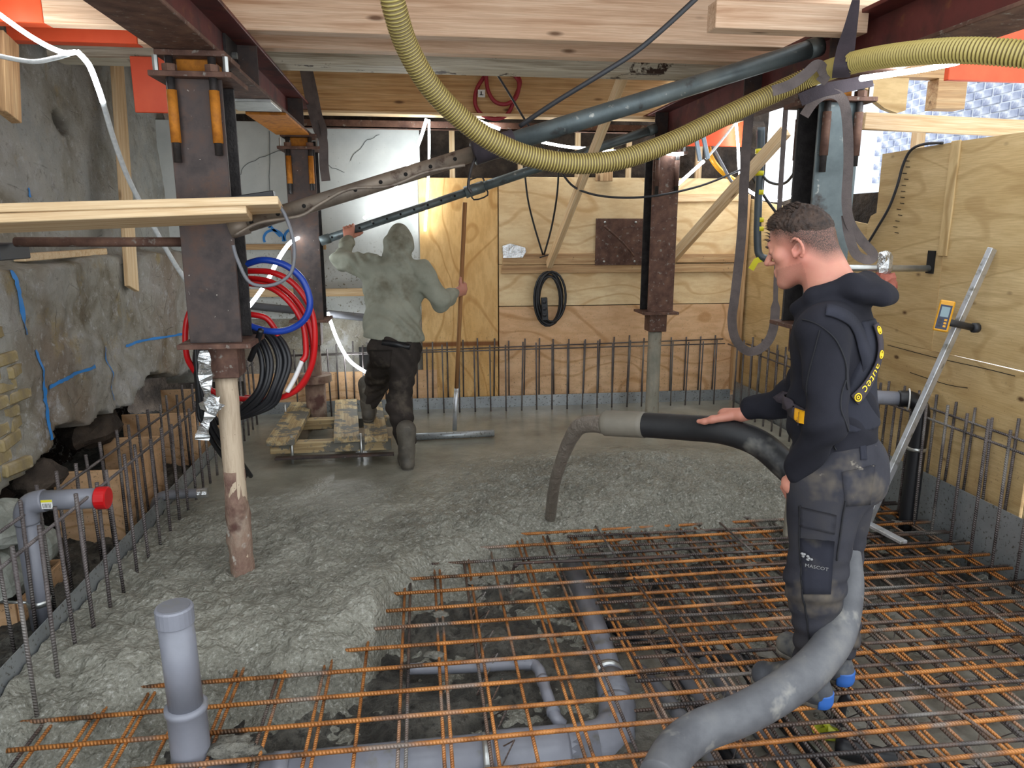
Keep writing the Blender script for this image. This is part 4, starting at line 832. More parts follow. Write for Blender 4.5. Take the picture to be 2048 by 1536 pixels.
# concrete clods on the bars
M_CLOD = mat('concrete_clod', ['#4a4842', '#6b6960', '#807e74'], 30, rough=.6, bump=.9, bscale=30, bd=.02)
for i, (px, py) in enumerate(((60, 1395), (470, 1500), (150, 1420), (1400, 1065), (1500, 1130), (950, 1165), (880, 1230), (870, 1310), (1890, 1095), (1790, 1045), (1250, 1085))):
    p = aZ(px, py, -.07); r = (.08, .05, .03) if i < 3 else (.04, .022, .014); mb = MB().sphere(p, r, 22, 14); mb.v = [tuple(p+(Vector(u)-p)*(1+.55*mnoise.noise((Vector(u)-p)*34+V(i, 0, 0))+.35*mnoise.noise((Vector(u)-p)*80+V(0, i, 0)))) for u in mb.v]
    tag(mk('concrete_clod', mb, M_CLOD, None, True), ['grey concrete clod on the bars at the lower left corner', 'grey concrete clod beside the capped upright pipe', 'concrete clod between the lower left bars and the strip', 'small clod on the bars behind the pour edge', 'small clod on the bars left of the man in black', 'small clod on the bars at the tip of the poured edge', 'small clod on the bars by the poured edge, second one down', 'small clod above the thin grey pipe bend', 'small clod on the bars by the right starter bars', 'small clod right of the staff foot', 'small clod on the bars right of the pour stream'][i], 'clod', 'concrete clods on the mat')

# ------------------------------------------------------------------ drainage pipes
t = thing('drain_stack', 'capped upright grey pipe joined to the thick pipe under the mat at lower left', 'pipe', (-.80, 2.3, -.25))
cx_, cy_ = -.815, 2.30
mk('upright', MB().tube([(cx_, cy_, .10), (cx_-.005, cy_, .455)], .056, 24), M_PVC, t, True)
cp = mk('end_cap', MB().tube([(cx_-.005, cy_, .425), (cx_-.005, cy_, .478), (cx_-.005, cy_, .484)], [.060, .060, .056], 24), M_PVC, t)
mk('cap_disc', MB().tube([(cx_-.005, cy_, .484), (cx_-.005, cy_, .4865)], .05, 24), M_WHITE if False else M_PVCD, cp)
mk('socket', MB().tube([(cx_, cy_, -.10), (cx_, cy_, -.085), (cx_, cy_, -.07), (cx_, cy_, .09), (cx_, cy_, .10), (cx_, cy_, .115), (cx_, cy_, .12)], [.058, .066, .064, .064, .070, .070, .058], 24), M_PVC, t, True)
P = spline([(cx_, cy_, -.10), (cx_+.02, cy_, -.15), (cx_+.08, cy_, -.19), (cx_+.16, cy_, -.20)], 5); mk('elbow', MB().tube(P, .066, 20), M_PVC, t, True)
t = thing('main_drain', 'thick grey drain pipe lying under the mat along the bottom edge', 'pipe', (0, 2.3, -.3))
mk('pipe', MB().tube([(cx_+.14, 2.30, -.205), (.62, 2.31, -.205)], .084, 26), M_PVC, t, True)
for x_ in (-.66, -.55): mk('socket_ring', MB().tube([(x_, 2.3, -.205), (x_+.06, 2.3, -.205)], .089, 26), M_PVC, t, True)
for x_ in (-.62, .19):
    cl = mk('zinc_clamp', MB().tube([(x_, 2.3, -.205), (x_+.028, 2.3, -.205)], .0915, 26), M_ZINC, t, True); mk('clamp_bolt', MB().box((x_, 2.19, -.19), (x_+.028, 2.22, -.16), .004), M_ZINC, cl)
mk('coupling', MB().tube([(.23, 2.305, -.205), (.24, 2.305, -.205), (.50, 2.305, -.205), (.51, 2.305, -.205)], [.086, .092, .092, .086], 26), M_PVC, t, True)
mk('junction', MB().tube(spline([(.5, 2.31, -.205), (.65, 2.33, -.205), (.72, 2.4, -.2), (.76, 2.52, -.19)], 5), [.086]*10+[.075]*6, 22), M_PVC, t, True)
t = thing('branch_drain', 'grey branch drain running away under the mat from the junction', 'pipe', (.8, 3.1, -.25))
mk('pipe', MB().tube([(.76, 2.5, -.185), (.80, 3.0, -.18), (.83, 3.72, -.18)], .058, 20), M_PVC, t, True); mk('socket_ring', MB().tube([(.763, 2.56, -.185), (.772, 2.68, -.185)], .066, 22), M_PVC, t, True)
mk('zinc_clamp', MB().tube([(.772, 2.70, -.185), (.774, 2.725, -.185)], .07, 22), M_ZINC, t, True)
t = thing('small_drain', 'thin grey pipe bending under the mat above the thick drain', 'pipe', (.2, 2.7, -.2))
mk('pipe', MB().tube(spline([aZ(815, 1338, -.13), aZ(930, 1335, -.13), aZ(1050, 1328, -.13), aZ(1075, 1336, -.13), aZ(1085, 1360, -.13), aZ(1108, 1428, -.14), aZ(1125, 1450, -.17)], 6), .024, 14), M_PVC, t, True)
for q in ((1056, 1328), (1086, 1362), (1106, 1422)): a = aZ(*q, -.13); mk('socket_ring', MB().tube([a-V(.0, .012, 0), a+V(.0, .012, 0)], .0275, 14), M_PVC, t, True)
for i, (x_, m, r_) in enumerate(((1.02, M_PVCD, .032), (1.15, M_PVCD, .036), (1.28, M_PVCD, .032), (1.085, M_BLACK, .022), (1.40, M_BLACK, .025))):
    tag(mk('conduit', MB().tube(spline([(x_+.06, 1.5, -.21), (x_+.02, 2.0, -.205), (x_-.03, 2.45, -.20), (x_-.08+.02*i, 2.78+.03*i, -.225)], 6), r_, 12), m, None, True), ['leftmost grey conduit under the mat at bottom centre', 'middle of the three grey conduits under the mat by the boots', 'rightmost grey conduit under the mat by the boots', 'thin black conduit between the grey conduits under the mat', 'thin black conduit right of the grey conduits under the mat'][i], 'conduit', 'conduits under the mat')
tag(mk('duct', MB().tube(spline([(.88, 3.12, -.20), (1.0, 2.98, -.19), (1.2, 2.85, -.2), (1.5, 2.72, -.21), (1.75, 2.55, -.2)], 6), .035, 12), M_BLACK, None, True), 'black duct crossing under the mat left of the boots', 'duct')
tag(mk('duct', MB().tube(spline([(1.50, 2.18, -.19), (1.72, 2.05, -.19), (1.95, 1.96, -.2), (2.2, 1.78, -.2)], 6), .038, 12), M_BLACK, None, True), 'black duct crossing under the mat right of the boots', 'duct')
a = aZ(1685, 1400, -.1); tag(mk('duct_stub', MB().tube(spline([a+V(.0, 0, -.12), a+V(0, 0, -.02), a+V(.02, -.02, .03)], 4), .02, 10), M_DCABLE, None, True), 'short black stub poking up behind the heel of the boots', 'duct')
mb = MB().sphere(aZ(1652, 1466, -.19), (.05, .035, .025), 9, 6); mb.v = [tuple(Vector(p)+V(random.uniform(-.02, .02), random.uniform(-.015, .015), random.uniform(-.01, .02))) for p in mb.v]
tag(mk('plastic_scrap', mb, plain('lime_plastic', '#b9bc3a', .35)), 'crumpled yellow plastic scrap under the mat near the boots', 'scrap')
# red-capped pipe at the left
t = thing('red_capped_pipe', 'grey pipe with a red end cap rising behind the left edge strip', 'pipe', (-1.73, 3.2, -.1))
Yp = 3.22; e = aY(62, 1010, Yp); g = aY(200, 991, Yp-.02); b = V(e.x-.025, Yp, -.12); zt = (e.z+g.z)/2
mk('upright', MB().tube([b, V(b.x, Yp, zt-.075)], .046, 20), M_PVC, t, True)
mk('elbow', MB().tube(spline([V(b.x, Yp, zt-.10), V(b.x+.003, Yp, zt-.05), V(b.x+.03, Yp, zt-.012), V(b.x+.085, Yp, zt)], 5), .0495, 20), M_PVC, t, True)
mk('branch', MB().tube([V(b.x+.07, Yp, zt), V(g.x-.02, Yp, zt)], .044, 20), M_PVC, t, True)
mk('red_cap', MB().tube([V(g.x-.025, Yp, zt), V(g.x-.02, Yp, zt), V(g.x+.022, Yp, zt), V(g.x+.026, Yp, zt)], [.045, .050, .050, .044], 20), M_RED, t)
cl = mk('zinc_clamp', MB().tube([V(b.x, Yp, .05), V(b.x, Yp, .075)], .049, 18), M_ZINC, t, True); rod('clamp_rod', V(b.x-.05, Yp, .06), V(b.x-.17, Yp+.02, .06), .007, M_ZINC, cl)
lb = mk('label_sticker', MB().box((b.x+.09, Yp-.0475, zt-.022), (b.x+.135, Yp-.044, zt+.018)), M_WHITE, t)
mk('sticker_band', MB().box((b.x+.09, Yp-.0482, zt+.008), (b.x+.135, Yp-.0475, zt+.018)), M_YTAPE, lb)
for k in range(7): mk('barcode_line', MB().box((b.x+.096+k*.005, Yp-.0482, zt-.018), (b.x+.0978+k*.005, Yp-.0475, zt+.002)), M_BLACK, lb)
t = thing('low_elbow_pipe', 'small grey elbow pipe lying over the left edge strip with a foil end', 'pipe', (-1.6, 4.2, 0))
a = aZ(312, 1015, .02); Ye = a.y; P = spline([V(a.x-.02, Ye+.05, -.1), V(a.x-.01, Ye+.02, .02), V(a.x+.03, Ye, .085), V(a.x+.12, Ye, .10), V(a.x+.26, Ye, .10)], 6); mk('pipe', MB().tube(P, .03, 14), M_PVCD, t, True)
mk('foil_end', MB().tube([V(a.x+.25, Ye, .10), V(a.x+.31, Ye, .10)], .032, 10), M_FOIL, t)

# ------------------------------------------------------------------ plank deck round the back left pile
t = thing('plank_deck', 'mud-caked plank platform round the back left pile', 'platform', (-.65, 5.7, 0))
for i, (x0, x1, y0, y1, w) in enumerate(((-1.01, -1.03, 5.22, 6.45, .2), (-.54, -.66, 5.24, 6.5, .19), (-.325, -.42, 5.22, 6.35, .17))):
    board('plank', (x0, y0, .175), (x1, y1, .165), w, .045, M_PLANK, t)
board('crossbearer', (-1.1, 5.33, .11), (-.22, 5.33, .11), .09, .08, M_PLANK, t); board('crossbearer', (-1.15, 5.98, .11), (-.2, 5.98, .11), .09, .08, M_PLANK, t)
board('bearer_rail', (-1.05, 5.2, .065), (-.2, 5.2, .065), .05, .018, M_STEEL, t)
for x_, y_ in ((-.94, 5.27), (-.44, 5.27), (-.38, 6.1), (-1.12, 6.1)): rod('threaded_leg', (x_, y_, -.05), (x_, y_, .25 if y_ > 5.5 else .21), .011, M_ZINC, t, 8)

# ------------------------------------------------------------------ long-handled float
HX = aZ(908, 858, .03); t = thing('bull_float', 'long-handled concrete float with a wooden pole held by the hooded man', 'float', (HX.x, HX.y, 0))
rod('blade', aZ(988, 866, .035), aZ(828, 874, .035), .030, M_GALV, t, 14)
HB = V(HX.x, HX.y-.10, .05); HT = aY(930, 405, 5.62); HD = HT-HB
rod('pole_socket', HB, HB+HD*.2, .019, M_ALU, t, 12); rod('pole', HB+HD*.18, HT, .0165, wood('tool_handle', '#b5885c', '#96683f', '#6d4526', False), t, 12)

# ------------------------------------------------------------------ levelling staff with laser receiver
S0 = aZ(1735, 1045, -.03); S1 = aX(1985, 497, 3.13); t = thing('levelling_staff', 'aluminium staff leaning on the right plywood with a foot bar', 'staff', S0)
board('staff_profile', S0, S1, .062, .028, M_ALU, t, up=(.5, -1, 0)); board('foot_bar', S0+V(-.01, .01, .0), aZ(1808, 1085, -.03), .05, .02, M_ALU, t)
u = (S1-S0).normalized(); RC = S0+(S1-S0)*.735; rcx = thing('laser_receiver', 'yellow laser receiver clamped on the levelling staff', 'receiver', RC)
q = aY(1888, 632, RC.y-.075); n = (CAM-q); n.z = 0; n.normalize(); tilt = V(.16, .0, 1).normalized()
M, L_ = frame(q-tilt*.085, q+tilt*.085, n); mb = MB().box((-.085, -.037, -.016), (.085, .037, .016), .006); cs = raw('case', mb.v, mb.f, M_YEL, rcx, False, M)
def panel(nm, lo, hi, m): mb = MB().box(lo, hi, .001); return raw(nm, mb.v, mb.f, m, cs, False, M)
panel('face_panel', (-.072, -.028, .016), (.06, .028, .0175), M_NAVY); panel('display', (-.005, -.02, .0175), (.05, .02, .0185), M_SCREEN)
for k in range(3): panel('button', (-.06+.017*k, -.02, .0175), (-.049+.017*k, -.006, .0195), M_YEL); panel('button', (-.06+.017*k, .004, .0175), (-.049+.017*k, .018, .0195), M_DCABLE)
rod('clamp_bar', q-n*.02-tilt*.03, RC+V(.10, .0, -.01), .02, M_DCABLE, rcx, 10); rod('clamp_knob', RC+V(.09, -.01, -.01), RC+V(.12, -.01, -.01), .028, M_DCABLE, rcx, 10)

# ------------------------------------------------------------------ concrete delivery hose and its stream
TIP = aY(1205, 846, 3.25); HAND = aY(1447, 862, 2.83)
HP = [TIP, aY(1290, 850, 3.12), aY(1370, 855, 2.98), HAND, aY(1515, 885, 2.72), aY(1570, 930, 2.64), aY(1630, 990, 2.52), aY(1678, 1070, 2.40), aY(1692, 1140, 2.34), aY(1690, 1200, 2.28), aY(1672, 1272, 2.18), aY(1628, 1332, 2.08), aY(1562, 1384, 2.00), aY(1480, 1430, 1.95), aY(1400, 1462, 1.93), aY(1352, 1500, 1.88), aY(1318, 1560, 1.78)]
P = spline(HP, 8); nP = len(P); rr = [.062 if i > 6 else .058 for i in range(nP)]
t = thing('concrete_hose', 'black rubber concrete hose held by the man and trailing past his legs', 'hose', V(HP[-1].x, HP[-1].y, 0))
mk('hose_front', MB().tube(P[6:57], [.058]*51, 18), M_HOSER, t, True); mk('hose_trail', MB().tube(P[56:], [.058+.006*min(1, k/25) for k in range(len(P)-56)], 18), M_HOSED, t, True); mk('hose_mouth', MB().tube(P[:9], [.05]+[.061]*8, 18), M_HOSEC, t, True)
LAND = aZ(1101, 1035, .0); P = [TIP+(LAND-TIP)*0]
ctrl = [TIP+V(.03, -.04, .0), aY(1165, 850, 3.36), aY(1140, 880, 3.46), aY(1120, 930, 3.6), aY(1108, 975, 3.76), aY(1101, 1030, 4.0), LAND+V(0, .03, -.03)]
P = spline(ctrl, 7); rs = [(.047-.014*min(1, i/20))*(1+.12*float(fbm(i*.5, 2, 2, 4))) for i in range(len(P))]
tag(mk('concrete_stream', MB().tube(P, rs, 12), M_SLURRY, None, True), 'stream of wet concrete arching from the hose mouth down to the slab', 'concrete stream')
# ------------------------------------------------------------------ people: implicit surfaces meshed with surface nets
class SDF:
    def __init__(s, lo, hi, h):
        s.lo = np.array(lo, float); s.h = h; s.n = np.ceil((np.array(hi)-s.lo)/h).astype(int)+1
        s.ax = [(s.lo[k]+h*np.arange(s.n[k])).astype(np.float32) for k in range(3)]; s.a = np.full(s.n, .5, np.float32)
    def reg(s, lo, hi, pad):
        sl = []
        for k in range(3):
            i = int(np.clip(math.floor((lo[k]-pad-s.lo[k])/s.h), 0, s.n[k])); j = int(np.clip(math.ceil((hi[k]+pad-s.lo[k])/s.h)+1, 0, s.n[k])); sl.append(slice(i, j))
        return tuple(sl), s.ax[0][sl[0]][:, None, None], s.ax[1][sl[1]][None, :, None], s.ax[2][sl[2]][None, None, :]
    def comb(s, sl, d, k, sub=False):
        a = s.a[sl]
        if sub: d = -d; h = np.clip(.5-.5*(a-d)/k, 0, 1); s.a[sl] = a*(1-h)+d*h+k*h*(1-h)
        else: h = np.clip(.5+.5*(a-d)/k, 0, 1); s.a[sl] = a*(1-h)+d*h-k*h*(1-h)
    def cone(s, p0, p1, r0, r1, k=.02, flat=None, sub=False):
        p0 = np.array(p0, float); p1 = np.array(p1, float); R = max(r0, r1)*(1.0 if flat is None else 1.05)
        sl, x, y, z = s.reg(np.minimum(p0, p1)-R, np.maximum(p0, p1)+R, k*1.2+.025); u = p1-p0; L = max(u@u, 1e-9)
        t = np.clip(((x-p0[0])*u[0]+(y-p0[1])*u[1]+(z-p0[2])*u[2])/L, 0, 1)
        qx = x-p0[0]-t*u[0]; qy = y-p0[1]-t*u[1]; qz = z-p0[2]-t*u[2]
        if flat is not None:
            d = np.array(flat[0], float); d /= np.linalg.norm(d); w = (qx*d[0]+qy*d[1]+qz*d[2])*(flat[1]-1); qx = qx+w*d[0]; qy = qy+w*d[1]; qz = qz+w*d[2]
        s.comb(sl, np.sqrt(qx*qx+qy*qy+qz*qz)-(r0+(r1-r0)*t), k, sub)
    def chain(s, pts, rs, k=.02, flat=None):
        for i in range(len(pts)-1): s.cone(pts[i], pts[i+1], rs[i], rs[i+1], k, flat)
    def ell(s, ce, r, R=None, k=.02, sub=False):
        ce = np.array(ce, float); r = np.array(r, float); m = r.max() if R is not None else r
        sl, x, y, z = s.reg(ce-m, ce+m, k*1.2+.025); x = x-ce[0]; y = y-ce[1]; z = z-ce[2]
        if R is not None:
            R = np.array(R); x, y, z = [R[0][i]*x+R[1][i]*y+R[2][i]*z for i in range(3)]
        q = np.sqrt((x/r[0])**2+(y/r[1])**2+(z/r[2])**2); g = np.sqrt((x/r[0]**2)**2+(y/r[1]**2)**2+(z/r[2]**2)**2)+1e-6
        s.comb(sl, q*(q-1)/g, k, sub)
    def full(s): return s.ax[0][:, None, None], s.ax[1][None, :, None], s.ax[2][None, None, :]
    def at(s, P):
        P = np.atleast_2d(np.array(P, float)); g = (P-s.lo)/s.h; i = np.clip(np.floor(g).astype(int), 0, s.n-2); f = np.clip(g-i, 0, 1); o = 0
        for a in (0, 1):
            for b in (0, 1):
                for d in (0, 1):
                    w = np.where(a, f[:, 0], 1-f[:, 0])*np.where(b, f[:, 1], 1-f[:, 1])*np.where(d, f[:, 2], 1-f[:, 2]); o = o+w*s.a[i[:, 0]+a, i[:, 1]+b, i[:, 2]+d]
        return o
    def grad(s, p):
        e = s.h*1.5; p = np.array(p, float); g = np.array([float(s.at(p+np.eye(3)[k]*e)[0]-s.at(p-np.eye(3)[k]*e)[0]) for k in range(3)]); n = np.linalg.norm(g); return g/n if n > 1e-9 else np.array([0, 0, 1.])
    def mesh(s):
        a = s.a; ins = a < 0; n = s.n
        c8 = [(i, j, k) for i in (0, 1) for j in (0, 1) for k in (0, 1)]
        cnt = sum(ins[i:n[0]-1+i, j:n[1]-1+j, k:n[2]-1+k].astype(np.int8) for i, j, k in c8)
        act = np.argwhere((cnt > 0) & (cnt < 8)); idm = np.full(n-1, -1, np.int32); idm[act[:, 0], act[:, 1], act[:, 2]] = np.arange(len(act))
        val = {q: a[act[:, 0]+q[0], act[:, 1]+q[1], act[:, 2]+q[2]] for q in c8}; S = np.zeros((len(act), 3)); C = np.zeros(len(act))
        for p in c8:
            for ax in range(3):
                if p[ax]: continue
                q = list(p); q[ax] = 1; q = tuple(q); va, vb = val[p], val[q]; m = (va < 0) != (vb < 0)
                t = np.where(m, va/np.where(m, va-vb, 1), 0); pt = np.tile(np.array(p, float), (len(act), 1)); pt[:, ax] += t
                S += pt*m[:, None]; C += m
        v = s.lo+s.h*(act+S/C[:, None]); F_ = []
        for ax in range(3):
            b, d = [(1, 2), (2, 0), (0, 1)][ax]; sh = [slice(None)]*3; s0 = sh[:]; s1 = sh[:]; s0[ax] = slice(0, -1); s1[ax] = slice(1, None)
            A = ins[tuple(s0)]; B = ins[tuple(s1)]; e = np.argwhere(A != B); e = e[(e[:, b] > 0) & (e[:, d] > 0) & (e[:, b] < n[b]-1) & (e[:, d] < n[d]-1)]
            fl = A[e[:, 0], e[:, 1], e[:, 2]]; q = []
            for ob, od in ((0, 0), (-1, 0), (-1, -1), (0, -1)): g = e.copy(); g[:, b] += ob; g[:, d] += od; q.append(idm[g[:, 0], g[:, 1], g[:, 2]])
            q = np.stack(q, 1); q[~fl] = q[~fl][:, ::-1]; F_.append(q)
        return v, np.concatenate(F_)
def np3(p): return np.array([p[0], p[1], p[2]], float)

def head(S, O, R, sc=1.0, ears=True):
    """O centre of the head, R rows = right, forward, up"""
    R = np.array(R); W = lambda x, y, z: O+sc*(x*R[0]+y*R[1]+z*R[2]); RM = R
    S.ell(W(0, -.015, .035), np.array((.076, .098, .088))*sc, RM, .02); S.ell(W(0, .03, -.045), np.array((.056, .062, .078))*sc, RM, .03)
    S.ell(W(0, .045, .04), np.array((.06, .046, .05))*sc, RM, .03)
    for g in (-1, 1):
        S.cone(W(g*.056, -.012, -.045), W(g*.022, .066, -.098), .019*sc, .018*sc, .03); S.ell(W(g*.043, .062, -.015), np.array((.022, .024, .02))*sc, RM, .025)
    S.cone(W(-.012, .078, -.104), W(.012, .078, -.104), .019*sc, .019*sc, .02); S.cone(W(-.03, .086, .026), W(.03, .086, .026), .011*sc, .011*sc, .02)
    for g in (-1, 1): S.ell(W(g*.032, .106, .006), np.array((.017, .013, .010))*sc, RM, .012, True)
    for g in (-1, 1): S.ell(W(g*.032, .083, .005), np.array((.014, .012, .012))*sc, RM, .004)
    S.cone(W(0, .092, .014), W(0, .119, -.024), .0085*sc, .0115*sc, .012)
    for g in (-1, 1): S.cone(W(g*.009, .106, -.03), W(g*.012, .098, -.03), .008*sc, .007*sc, .006)
    S.cone(W(-.017, .094, -.060), W(.017, .094, -.060), .0065*sc, .0065*sc, .008); S.cone(W(-.014, .093, -.073), W(.014, .093, -.073), .0075*sc, .0075*sc, .008)
    S.cone(W(-.02, .104, -.0665), W(.02, .104, -.0665), .002*sc, .002*sc, .004, None, True)
    if ears:
        for g in (-1, 1):
            E = np.array([.93*R[0]*g+.36*(-R[1]), .36*R[0]*g+.93*R[1], R[2]]); E = E/np.linalg.norm(E, axis=1)[:, None]
            S.ell(W(g*.078, -.008, -.012), np.array((.010, .016, .026))*sc, E, .008); S.ell(W(g*.092, -.006, -.008), np.array((.012, .011, .018))*sc, E, .004, True)
            q = [W(g*(.083+.010*max(0, math.sin(a))), -.010-.019*math.sin(a)+.004*math.cos(a), -.006+.030*math.cos(a)) for a in np.linspace(-.75, 2.9, 9)]; S.chain(q, [.0045*sc]*8+[.007*sc], .004); S.cone(W(g*.084, .006, -.010), W(g*.083, .004, -.030), .0045*sc, .006*sc, .005)

def grip(S, C, a, out, w, Rb, wrist, sc=1.0, wr=.026):
    """a hand closed on a bar: C on the bar axis, a pinky to index, out bar to palm, w the way the fingers go round"""
    C = np3(C); a = np3(a)/np.linalg.norm(np3(a)); out = np3(out); out = out-a*(out@a); out /= np.linalg.norm(out); w = np3(w); w = w-a*(w@a)-out*(w@out); w /= np.linalg.norm(w)
    q = lambda th, r, o: C+a*o+(out*math.cos(th)+w*math.sin(th))*r
    fr = .0092*sc; pr = Rb+.015
    pw = np3(wrist); kn = [q(.55, pr, o*sc) for o in (.034, .012, -.010, -.031)]; root = pw+(C+out*pr-pw)*.25
    for i, k_ in enumerate(kn): S.cone(root+a*(.018-.012*i)*sc, k_, .017*sc, .0125*sc, .016)
    S.cone(pw, C+out*(pr+.004), wr*.85, .024*sc, .02, (out, 1.25))
    for i, o in enumerate((.036, .012, -.012, -.034)):
        ln = (1.0, 1.08, 1.0, .82)[i]; th = [.55, .55+min(.95, 1.05*ln*.055/(Rb+.02)), .55+min(1.8, 1.95*ln*.055/(Rb+.02)), .55+min(2.5, 2.75*ln*.055/(Rb+.02))]
        pts = [q(t, Rb+fr*.9+(.004 if j == 0 else 0), (o+.004*j)*sc) for j, t in enumerate(th)]; S.chain(pts, [fr*1.12, fr*1.03, fr*.97, fr*.82], .006)
    tb = q(-.5, pr, -.005*sc)*.6+pw*.4; S.chain([tb, q(-.75, Rb+.017, .025*sc), q(-.95, Rb+.013, .055*sc), q(-1.0, Rb+.010, .082*sc)], [.019*sc, .0145*sc, .0115*sc, .009*sc], .012)

def skin_mat(name, base, red, hair):
    s = NT(name); v = s.co(); f = s.noise(v, 30, 4); at = s.n('Attribute', attribute_name='flush'); ah = s.n('Attribute', attribute_name='stubble')
    col = s.mix(s.math('MULTIPLY', at.outputs['Fac'], .75), s.mix(s.ramp(f, [(.35, 0.0), (.7, .25)]), c(base), c(red)), c(red))
    hn = s.ramp(s.noise(s.co(), 420, 2), [(.35, .6), (.55, 1.0)]); col = s.mix(s.math('MULTIPLY', ah.outputs['Fac'], hn), col, c(hair))
    s.bump(s.noise(v, 160, 4), .12, .002); s.b.inputs['Subsurface Weight'].default_value = .08; s.b.inputs['Subsurface Radius'].default_value = (.01, .004, .002); return s.fin(col, .48, 0, .4)
def cloth(name, cols, spots=(), rough=.9): return mat(name, cols, 5, rough=rough, bump=.25, bscale=300, bd=.002, spots=spots, spec=.2)
M_SKIN = skin_mat('skin', '#c58f78', '#b9685c', '#3a2c25'); M_HAIR = mat('dark_hair', ['#1c1512', '#3a2c24', '#4d3b30'], 40, (1, 1, 1), .6, 0, .9, 220, .004)
M_HOODB = cloth('black_fleece', ['#1a1a20', '#25252c']); M_BIB = cloth('charcoal_overall', ['#23242b', '#2e2f38'], [('#5b564e', 5, .60, .80)])
M_TROU = cloth('work_trousers', ['#26262c', '#34343a', '#3d3b3c'], [('#6b6255', 4, .53, .75), ('#8d8578', 15, .66, .74)])
M_HOODG = cloth('sage_fleece', ['#86887a', '#96988a', '#a2a495'], [('#66604f', 4, .55, .75)]); M_TROG = cloth('dirty_black_trousers', ['#26221f', '#35302d', '#443d38'], [('#5f574d', 5, .55, .72)])
M_BOOT = mat('mud_boot', ['#2b2d30', '#43454a', '#55575a'], 7, rough=.7, bump=.4, bscale=40, spots=[('#7d7a70', 6, .52, .68)]); M_BOOTB = plain('blue_sole', '#2f62ad', .5)
M_RUB = mat('rubber_boot', ['#3a3835', '#57524a', '#6d675d'], 7, rough=.65, bump=.3, bscale=30, spots=[('#8a8479', 6, .52, .66)])
M_STITCH = plain('dark_seam', '#15151a', .9); M_PRINT = plain('grey_print', '#8a8a8a', .7)

class Person:
    def __init__(s, lab, O, rot):
        s.O = np3(O); s.M = Matrix.Translation(Vector(O)) @ Matrix.Rotation(rot, 4, 'Z'); s.R = np.array(Matrix.Rotation(rot, 3, 'Z'))
        s.t = thing('person', lab, 'person', M=s.M)
    def loc(s, p): return s.R.T @ (np3(p)-s.O)
    def px(s, x, y, lx):                       # where a line of sight crosses the body's fore-and-aft plane lx
        cl = s.loc(CAM); d = s.R.T @ np3(ray(x, y)); return cl+d*((lx-cl[0])/d[0])
    def build(s, name, S, m, parent=None, label=None):
        v, f = S.mesh(); o = raw_np(name, v, f, m, parent or s.t, True, s.M)
        if label: o['label'] = label
        return o, v
    def hit(s, S, x, y, t0=1.0, t1=8.0):
        cl = s.loc(CAM); d = s.R.T @ np3(ray(x, y)); T = np.arange(t0, t1, .004); P = cl+T[:, None]*d
        ok = ((P > S.lo) & (P < S.lo+S.h*(S.n-1))).all(1); val = np.where(ok, S.at(P), 1.0); i = np.argmax(val < 0)
        return P[i] if val[i] < 0 else None
    def ribbon(s, S, pts, w, m, name, off=.006, par=None, n=6):
        H = [s.hit(S, *q) for q in pts]; H = [h for h in H if h is not None]
        if len(H) < 2: return None, None
        P = spline([Vector(h) for h in H], n); N_ = []
        for i in range(len(P)):
            g = S.grad(P[i]); p = np3(P[i]); p = p-g*float(S.at(p)[0])+g*off; P[i] = Vector(p); N_.append(Vector(g))
        mb = MB().ribbon(P, N_, w, .005); o = raw(name, mb.v, mb.f, m, par or s.t, True, s.M); return o, (P, N_)
    def patch(s, S, quad, m, name, off=.006, th=.006, nu=7, nv=7, par=None):
        A = []
        for i in range(nu+1):
            for j in range(nv+1):
                u, w = i/nu, j/nv; q = [(1-u)*((1-w)*quad[0][k]+w*quad[3][k])+u*((1-w)*quad[1][k]+w*quad[2][k]) for k in (0, 1)]; h = s.hit(S, *q)
                if h is None: return None
                g = S.grad(h); A.append((h+g*off, h-g*.004))
        n = len(A); st = nv+1; v = [tuple(a[0]) for a in A]+[tuple(a[1]) for a in A]; f = []
        for i in range(nu):
            for j in range(nv): a = i*st+j; f.append((a, a+st, a+st+1, a+1))
        ed = [(i*st, (i+1)*st) for i in range(nu)]+[(i*st+nv, (i+1)*st+nv) for i in range(nu)]+[(j, j+1) for j in range(nv)]+[(nu*st+j, nu*st+j+1) for j in range(nv)]
        f += [(a, b, b+n, a+n) for a, b in ed]; return raw(name, v, f, m, par or s.t, True, s.M)
def text_mesh(body, size):
    cu = bpy.data.curves.new('lettering', 'FONT'); cu.body = body; cu.size = size; cu.extrude = 0; cu.resolution_u = 2; cu.align_y = 'CENTER'; cu.align_x = 'CENTER'
    o = bpy.data.objects.new('lettering', cu); COL.objects.link(o); dg = bpy.context.evaluated_depsgraph_get(); me = bpy.data.meshes.new_from_object(o.evaluated_get(dg))
    v = [tuple(p.co) for p in me.vertices]; f = [tuple(p.vertices) for p in me.polygons]; bpy.data.objects.remove(o); bpy.data.meshes.remove(me); bpy.data.curves.remove(cu); return v, f
def rotz(a): return np.array(Matrix.Rotation(a, 3, 'Z'))
def headframe(yaw, pitch):
    fw = np.array([-math.sin(yaw)*math.cos(pitch), math.cos(yaw)*math.cos(pitch), -math.sin(pitch)]); rt = np.array([math.cos(yaw), math.sin(yaw), 0]); return np.array([rt, fw, np.cross(rt, fw)])
def wob(S, amp, *a):
    x, y, z = S.full(); q = np.sin(a[0]*z+3*np.sin(9*x+1)+2.5*np.sin(11*y))*np.sin(a[1]*x+2*np.sin(7*z))+.6*np.sin(a[2]*y+2*np.sin(13*z+5*x)); S.a += (amp*q).astype(np.float32)

